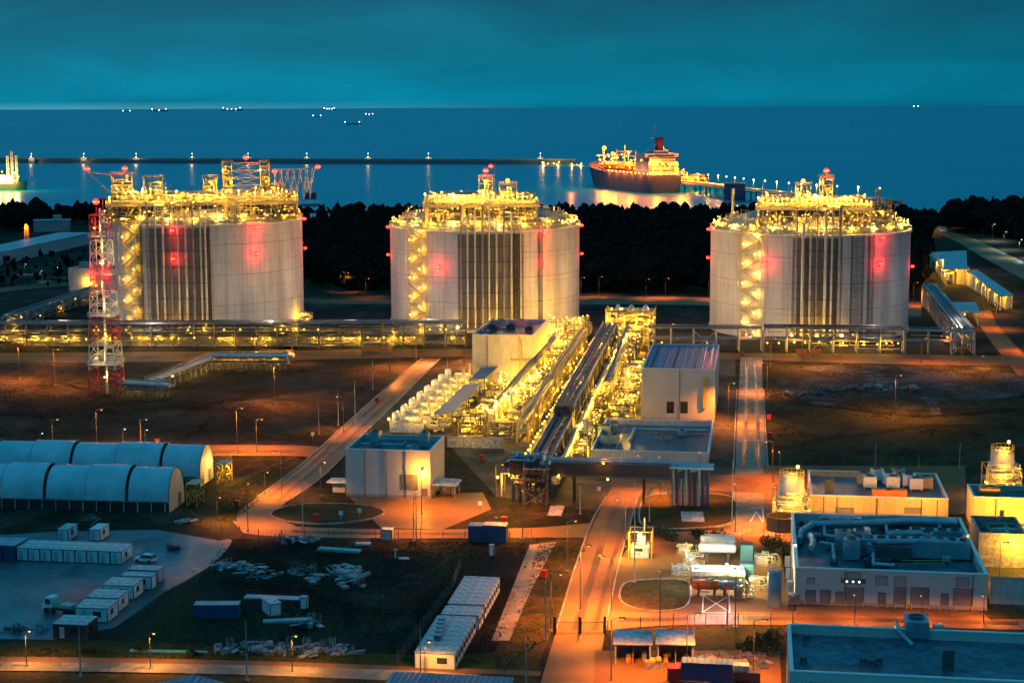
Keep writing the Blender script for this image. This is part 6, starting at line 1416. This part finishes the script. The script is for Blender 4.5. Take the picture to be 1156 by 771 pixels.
MB().box(.3,9.7,.4,4.2,.4,1.9).build('bundle','pipe_blue',t); lamp_part(t,(6.5,-.5,4.6),'glow_white',.24); light((6.5,-.6,6.2),'white',3600,.3,t); light((2,1,7.5),'white',3200,.3,t); light((5,6,6.5),'white',2600,.3,t); light((9,-3,4),'warm',1800,.3,t); light((4,8,5),'warm',2200,.3,t)
for px,py,lab in ((836,634,'teal cabinet at the rear right of the lit machinery'),(836,656,'teal slatted cabinet at the front right of the lit machinery')):
    t = thing('teal_cabinet',lab,'cabinet',at(px,py),-A*.6); MB().box(0,2.4,0,2,.1,3.4).build('body','paint_teal',t); MB().box(-.1,2.5,-.1,2.1,3.4,3.55).build('lid','steel_dark',t); [MB().box(.2+i*.7,.7+i*.7,-.04,-.002,.4,3).build('door','pipe_blue',t) for i in range(3)]
t = thing('pipe_manifold','red pipe manifold standing around the orange cylinders','manifold',at(778,676),-A*.6); MB().lattice(0,10.5,-.3,2.6,0.02,3.2,1,.1,1,False).build('frame','paint_red',t); MB().pipes(random.Random(21),(0,10,0,2.4,.5,3.0),9,.05,.09,4).build('pipework','paint_red',t)
for k,(lab,px,py,w_,d_,h_) in enumerate((('low white filter skid left of the teal cabinets with pale pipes',772,640,4,3,2.2),('grey metering skid with pipe loops left of the white cylinders',764,628,4.5,3,1.8),('pale metering skid with pipe loops below the pale slab',758,650,3.5,3,1.6),('dark pump skid right of the teal slatted cabinet',846,668,4,4,2.0),('pale valve skid between orange cylinders and dark pump skid',826,676,4,2.6,2.4),('dark pipe skid right of the rear teal cabinet',852,640,5,4,1.8))):
    t = thing('metering_skid',lab,'skid',at(px,py),-A*.6,'small skids around the lit machinery'); MB().box(0,w_,0,d_,0.02,.25).build('base','concrete',t); MB().box(.4,w_*.5,.5,d_-.5,.25,h_).build('casing','module_white' if k%2 == 0 else 'steel_galv',t); MB().pipes(random.Random(900+k),(0,w_,0,d_,.4,h_+.5),16,.06,.14,4).build('pipework','pipe_pale',t); MB().rail([(0,0,.25),(w_,0,.25),(w_,d_,.25)],1.1,.06,1.2).build('handrail','paint_yellow',t)
    if k%2: light((w_/2,-.8,h_+1.5),'warm',900,.25,t)
# --- round stripper tanks
def silo(label,px,py,s=1.):
    t = thing('round_tank',label,'tank',at(px,py),-A); t.scale = (s,s,s)
    MB().lathe([(.01,0),(2.7,.02),(2.7,9.4),(2.2,10.2),(.01,10.6)],28).build('shell','clad_cream',t,sm=True); MB().lattice(-4,4,-4,4,0,6.4,2,.2,1,False).build('frame','paint_yellow',t)
    MB().pipes(random.Random(int(px)),(-4,4,-4,4,.4,7),46,.09,.22,5).build('pipework','pipe_pale',t); MB().box(-4.2,4.2,-4.2,-2.8,3.1,3.25).box(-4.2,4.2,2.8,4.2,3.1,3.25).build('walkway','steel_galv',t)
    P = ring(2.6,16,9.8); MB().rail(P,1.5,.1,3,closed=True).build('top_railing','paint_yellow',t)
    lamp_part(t,(1.2,-1,12.4),'glow_warm',.4); MB().bar((1.2,-1,10.2),(1.2,-1,12),.1).build('lamp_post','steel_galv',t)
    for k in range(6): lamp_part(t,(-3.8+k*1.5,-4.2,R_.uniform(2,6.6)),'glow_yellow',.24)
    light((0,-5.4,5),'yellow',1500,.3,t); light((-4.5,-3,3),'yellow',1000,.3,t); light((0,-3.4,11.5),'yellow',900,.3,t); light((4.6,-3,6),'yellow',900,.3,t)
silo('yellow-lit round tank with railed top beside the pump house and pale street',893,588); silo('round tank with bright lamp behind the right-edge pump house',1130,556)
t = thing('tank_cellar','dark round cellar wall at the foot of the round tank','basin',at(882,598),0); MB().lathe([(3.2,0),(3.2,3.2),(2.9,3.2),(2.9,.3),(.01,.3)],28).build('wall','paint_dark',t)
# --- clutter beside the workshop
for k,(px,py) in enumerate(((886,640),(887,654),(888,668),(889,682))):
    t = thing('pallet_stack','grey pallet stack leaning at the left end of the workshop, '+['farthest','second farthest','second nearest','nearest'][k]+' of four','pallets',at(px,py),-A,'pallet stacks by the workshop')
    for z in range(7): MB().box(0,2.2,0,1.6,z*.28+.06,z*.28+.2).build('pallet','steel_galv',t)
t = thing('green_tank','upright green-grey water tank beside the pallet stacks','tank',at(874,684),0); MB().lathe([(.01,0),(1.3,.02),(1.3,6),(.9,6.6),(.01,6.8)],18).build('shell','pipe_blue',t,sm=True); MB().rail(ring(1.35,10,6),1,.08,3,closed=True).build('railing','steel_galv',t)
# --- scrap and crate heaps
def heap(label,px,py,w,d,n,cols,name='scrap_heap',hmax=1.2,seed=0,flat=.4):
    rng = random.Random(seed+int(px*7+py)); t = thing(name,label,'heap',at(px,py),rng.uniform(-.3,.3))
    cols = [{'module_white':'scrap_pale','module_grey':'scrap_grey','concrete_pale':'concrete'}.get(c,c) for c in cols]
    for c in cols:
        for q in range(max(2,int(1.5*n/len(cols)))):
            mb = MB(); x,y = rng.gauss(0,w*.26),rng.gauss(0,d*.26); k = rng.random(); a = rng.choice([.2,.25,1.7,.9,2.4])+rng.gauss(0,.12)
            if k < .3:
                z = rng.uniform(.1,hmax*.6); l,b_ = rng.uniform(.8,2.2),rng.uniform(.5,1.1)
                for i in range(rng.randint(1,4)): mb.obox((x+rng.gauss(0,.08),y+rng.gauss(0,.08),z+i*.09),(l,b_,.06),a+rng.gauss(0,.06),rng.uniform(-.2,.2))
                nm = 'sheet'
            elif k < .55:
                l = rng.uniform(1,2.6); r = rng.uniform(.06,.12); m_ = rng.randint(2,6)
                for i in range(m_): o = (i-(m_-1)/2)*r*2.1; mb.tube((x-l*math.cos(a)-o*math.sin(a),y-l*math.sin(a)+o*math.cos(a),.2),(x+l*math.cos(a)*rng.uniform(.8,1)-o*math.sin(a),y+l*math.sin(a)+o*math.cos(a),.2+rng.uniform(0,.5)),r,6)
                nm = 'pipe_bundle'
            elif k < .75:
                for i in range(rng.randint(2,6)):
                    mb.obox((x,y,.08+i*.17),(1.2,.9,.03),a)
                    for s_ in (-.5,0,.5): mb.obox((x+s_*math.cos(a),y+s_*math.sin(a),.0+i*.17),(.1,.9,.12),a)
                nm = 'pallet_pile'
            elif k < .9: h = rng.uniform(.3,hmax); mb.obox((x,y,h/2),(rng.uniform(.4,1.1),rng.uniform(.4,.9),h),a); mb.obox((x,y,h+.03),(.9,.8,.05),a); nm = 'crate'
            else: mb.lattice(x-.5,x+.5,y-.5,y+.5,0,rng.uniform(1,2),1,.06); nm = 'scaffold_part'
            mb.build(nm,c,t)
    return t
for px,py,w,d,n,cols,lab in ((252,640,5,5,14,('module_white','module_grey','steel_galv'),'scrap heap with white sheet at the left of the scrap yard'),(278,643,7,6,20,('module_grey','pipe_blue','module_white'),'blue-grey scrap heap between fence and white sheet'),(296,650,5,5,12,('module_grey','steel_dark'),'low dark scrap heap in the scrap yard centre'),(332,648,9,5,16,('steel_dark','module_grey','steel_dark'),'wide dark scrap heap left of the pale one'),
    (392,650,7,13,46,('module_white','module_grey','steel_galv'),'large pale scrap heap in the middle of the scrap yard'),(356,655,3,3,6,('module_white',),'small bright heap at the foot of the large pale one'),(346,610,6,5,12,('module_grey','module_white'),'scrap heap close to the wire fence'),(324,612,6,4,8,('pipe_blue','steel_dark'),'dark blue scrap heap close to the wire fence'),
    (352,706,3,3,8,('module_white','module_grey'),'bright knot of scrap beside the upright cabin'),(262,734,7,4,14,('module_white','module_grey','concrete_pale'),'crate heap by the front path, leftmost, with pale boxes'),(292,735,6,5,16,('module_grey','steel_dark','module_white'),'crate heap by the front path, second from the left'),(318,735,6,5,16,('module_white','module_grey','steel_dark'),'crate heap by the front path, third from the left'),(346,736,7,5,18,('concrete_pale','module_grey','steel_dark'),'crate heap by the front path, cream coloured'),(376,735,7,5,18,('module_white','concrete_pale','module_grey'),'crate heap by the front path, rightmost'),
    (905,446,18,8,26,('steel_dark','module_grey','steel_dark'),'dark heap of scrap at the left of the right field'),(950,440,22,7,34,('steel_dark','module_grey','steel_dark'),'long dark scrap heap on the pale gravel in the right field'),(985,438,10,7,20,('module_grey','module_white','steel_dark'),'scrap heap with pale sheets on the right field gravel'),(1020,440,9,5,10,('module_grey','module_white'),'small pale heap at the right of the gravel'),
    (800,748,6,4,20,('concrete_pale','steel_dark','module_grey'),'tangled machine parts right of the open shelters'),(822,748,5,4,16,('concrete_pale','paint_orange','steel_dark'),'pinkish machine parts in the service yard'),(850,746,7,4,16,('module_grey','concrete_pale','steel_dark'),'grey machine parts before the bushes in the service yard'),(16,712,12,4,10,('steel_dark','module_grey'),'dark low stack at the left lower corner of the wet yard'),(196,620,3,2,5,('steel_dark',),'dark scrap on the far edge of the wet yard'),(212,590,4,2,7,('module_white','steel_galv'),'pale scrap by the fence behind the wet yard'),(106,590,4,2,6,('module_grey','steel_dark'),'grey scrap before the nearer tent hall')):
    heap(lab,px,py,w,d,n,cols)
def sheetpile(label,px,py,l,w,h,rz,m,name='sheet_stack'):
    t = thing(name,label,'stack',at(px,py),rz); n = 4
    for k in range(n): MB().obox((R_.uniform(-.15,.15),R_.uniform(-.1,.1),.04+(k+.5)*h/n),(l,w,h/n*.85),R_.uniform(-.03,.03)).build('sheet',m,t)
sheetpile('long teal sheet stack lying near the wire fence',383,622,9,1.8,.5,-.25,'paint_teal'); sheetpile('long blue-grey sheet stack in the middle of the scrap yard',310,676,11,2.2,.4,-.12,'pipe_blue'); sheetpile('pale plank stack below the tilted white cabin',325,702,8.5,1.6,.5,.15,'module_grey'); sheetpile('small pale sheet stack near the fence box cabin',410,615,3,1.2,.5,0,'module_white'); sheetpile('green-lit sheet stack on the front grass verge',190,736,13,.7,.25,-.05,'paint_teal'); sheetpile('short pale slab in the scrap yard right of the heap',456,631,2,1,.3,0,'module_white')
sheetpile('pale slab strip beside the blue transfer tower',628,577,3,9,.2,-.1,'concrete_pale','slab_strip'); sheetpile('pinkish slab strip below the pipe bridge down pipes',782,584,5,9,.2,-.1,'concrete_pale','slab_strip')
# --- red cabinets
hy = None
for px,py,lab in ((357,588,'red hydrant cabinet on the roundabout island'),(569,591,'red hydrant cabinet right of the dark blue containers'),(178,502,'red hydrant cabinet on the road behind the tent halls'),(268,572,'red hydrant cabinet on the dry grass left of the slanting road'),(426,454,'red hydrant cabinet beside the upper slanting road'),(868,474,'red hydrant cabinet at the right kerb of the pale street'),(869,494,'red hydrant cabinet at the right kerb of the pale street, nearer one'),(544,520,'red hydrant cabinet before the process area wall'),(614,652,'red-fronted cabinet on the path left of the main road'),(838,402,'red hydrant cabinet at the top of the pale street')):
    if hy is None: hy = thing('hydrant_cabinet',lab,'cabinet',at(px,py),-A,'red hydrant cabinets'); MB().box(-.55,.55,-.4,.4,.15,1.45).build('body','paint_red',hy); MB().box(-.62,.62,-.47,.47,1.45,1.55).build('lid','paint_red',hy); MB().box(-.5,-.3,-.4,.4,0,.15).build('foot','steel_dark',hy)
    else: clone(hy,at(px,py),-A,lab)
bar = None
for px,py,lab in ((414,398,'orange barrier under the long pipe rack, left of three'),(421,398,'orange barrier under the long pipe rack, middle of three'),(437,398,'orange barrier under the long pipe rack, right of three'),(905,401,'orange barrier under the right-hand rack, left of two'),(921,401,'orange barrier under the right-hand rack, right of two'),(10,394,'orange barrier at the left edge under the rack'),(22,394,'orange barrier near the left edge under the rack')):
    if bar is None: bar = thing('barrier',lab,'barrier',at(px,py),0,'orange barriers under the racks'); MB().box(-2,2,-.2,.2,.6,2.2).build('board','paint_orange',bar); [MB().box(x,x+.15,-.5,.5,.07,.6).build('foot','paint_red',bar) for x in (-1.7,1.5)]
    else: clone(bar,at(px,py),0,lab)
mb = None
for px,py,lab in ((385,588,'white sign post on the roundabout island, left of two'),(406,585,'white sign post on the roundabout island, right of two'),(353,497,'white box post beside the field road'),(502,560,'white notice board beside the entrance canopy'),(542,577,'pale sign post on the grass before the cable frame'),(676,560,'lit sign box at the left kerb of the main road')):
    p = at(px,py); t = thing('sign_post',lab,'sign',p,-A); MB().bar((0,0,0),(0,0,1.6),.12).build('post','steel_galv',t); MB().box(-.45,.45,-.08,.02,1.3,2.3).build('board','paint_white',t)
# --- shrubs
def shrub(label,px,py,r,h,n=240,name='shrub',seed=0,tree=False):
    rng = random.Random(seed+int(px*3+py)); t = thing(name,label,'tree' if tree else 'shrub',at(px,py))
    mb = MB(); tk = MB(); z0 = h*.35 if tree else .1
    lobes = [(rng.gauss(0,r*.45),rng.gauss(0,r*.45),z0+(h-z0)*rng.uniform(.25,.85),r*rng.uniform(.3,.6)) for _ in range(9)]
    for a,b,c,q in lobes: tk.tube((0,0,0),(a,b,c),.08 if tree else .04,5,.02)
    tk.build('trunk','bark',t)
    for _ in range(n):
        a,b,c,q = rng.choice(lobes); v = Vector((rng.gauss(0,1),rng.gauss(0,1),rng.gauss(0,1))).normalized()*q*rng.uniform(.5,1.05); p = Vector((a,b,max(.15,c)))+v; p.z = max(.12,p.z)
        s = rng.uniform(.12,.32); u = Vector((rng.gauss(0,1),rng.gauss(0,1),rng.gauss(0,1))).normalized()*s; w2 = u.orthogonal().normalized()*s*.6
        mb.add([tuple(p-u),tuple(p+w2),tuple(p+u),tuple(p-w2)],[(0,1,2,3)])
    mb.build('crown','foliage_near',t)
for px,py,r,h,lab in ((860,742,2.6,3.4,'dark bush at the corner of the wide flat warehouse'),(872,732,2.4,3.6,'taller dark bush beside the wide flat warehouse'),(846,738,2,2.4,'low bush behind the machine parts'),(868,618,2.6,2.6,'leafy shrub patch below the round tank'),(880,626,2.4,3,'leafy shrub left of the workshop roof corner'),(866,634,2.2,2.2,'low shrub left of the pallet stacks'),(742,606,2,1.8,'low hedge shrub behind the lit machine'),(757,609,2,1.6,'low hedge shrub before the pale slab'),(790,608,2,1.8,'low shrub behind the white cylinders'),(806,609,2,1.6,'low shrub at the right of the white cylinders')):
    shrub(lab,px,py,r,h,420)
for px,py,lab in ((228,485,'small dark bush alone in the bare field, left of its fellow'),(296,495,'small dark bush alone in the bare field near the side road')): shrub(lab,px,py,1.6,2.2,200)
for k in range(8): px = 100+k*58; shrub('tuft of scrub along the front grass verge, '+['first','second','third','fourth','fifth','sixth','seventh','eighth'][k]+' from the left',px,739+R_.uniform(-4,3),1.2,1.0,160,'scrub_tuft')
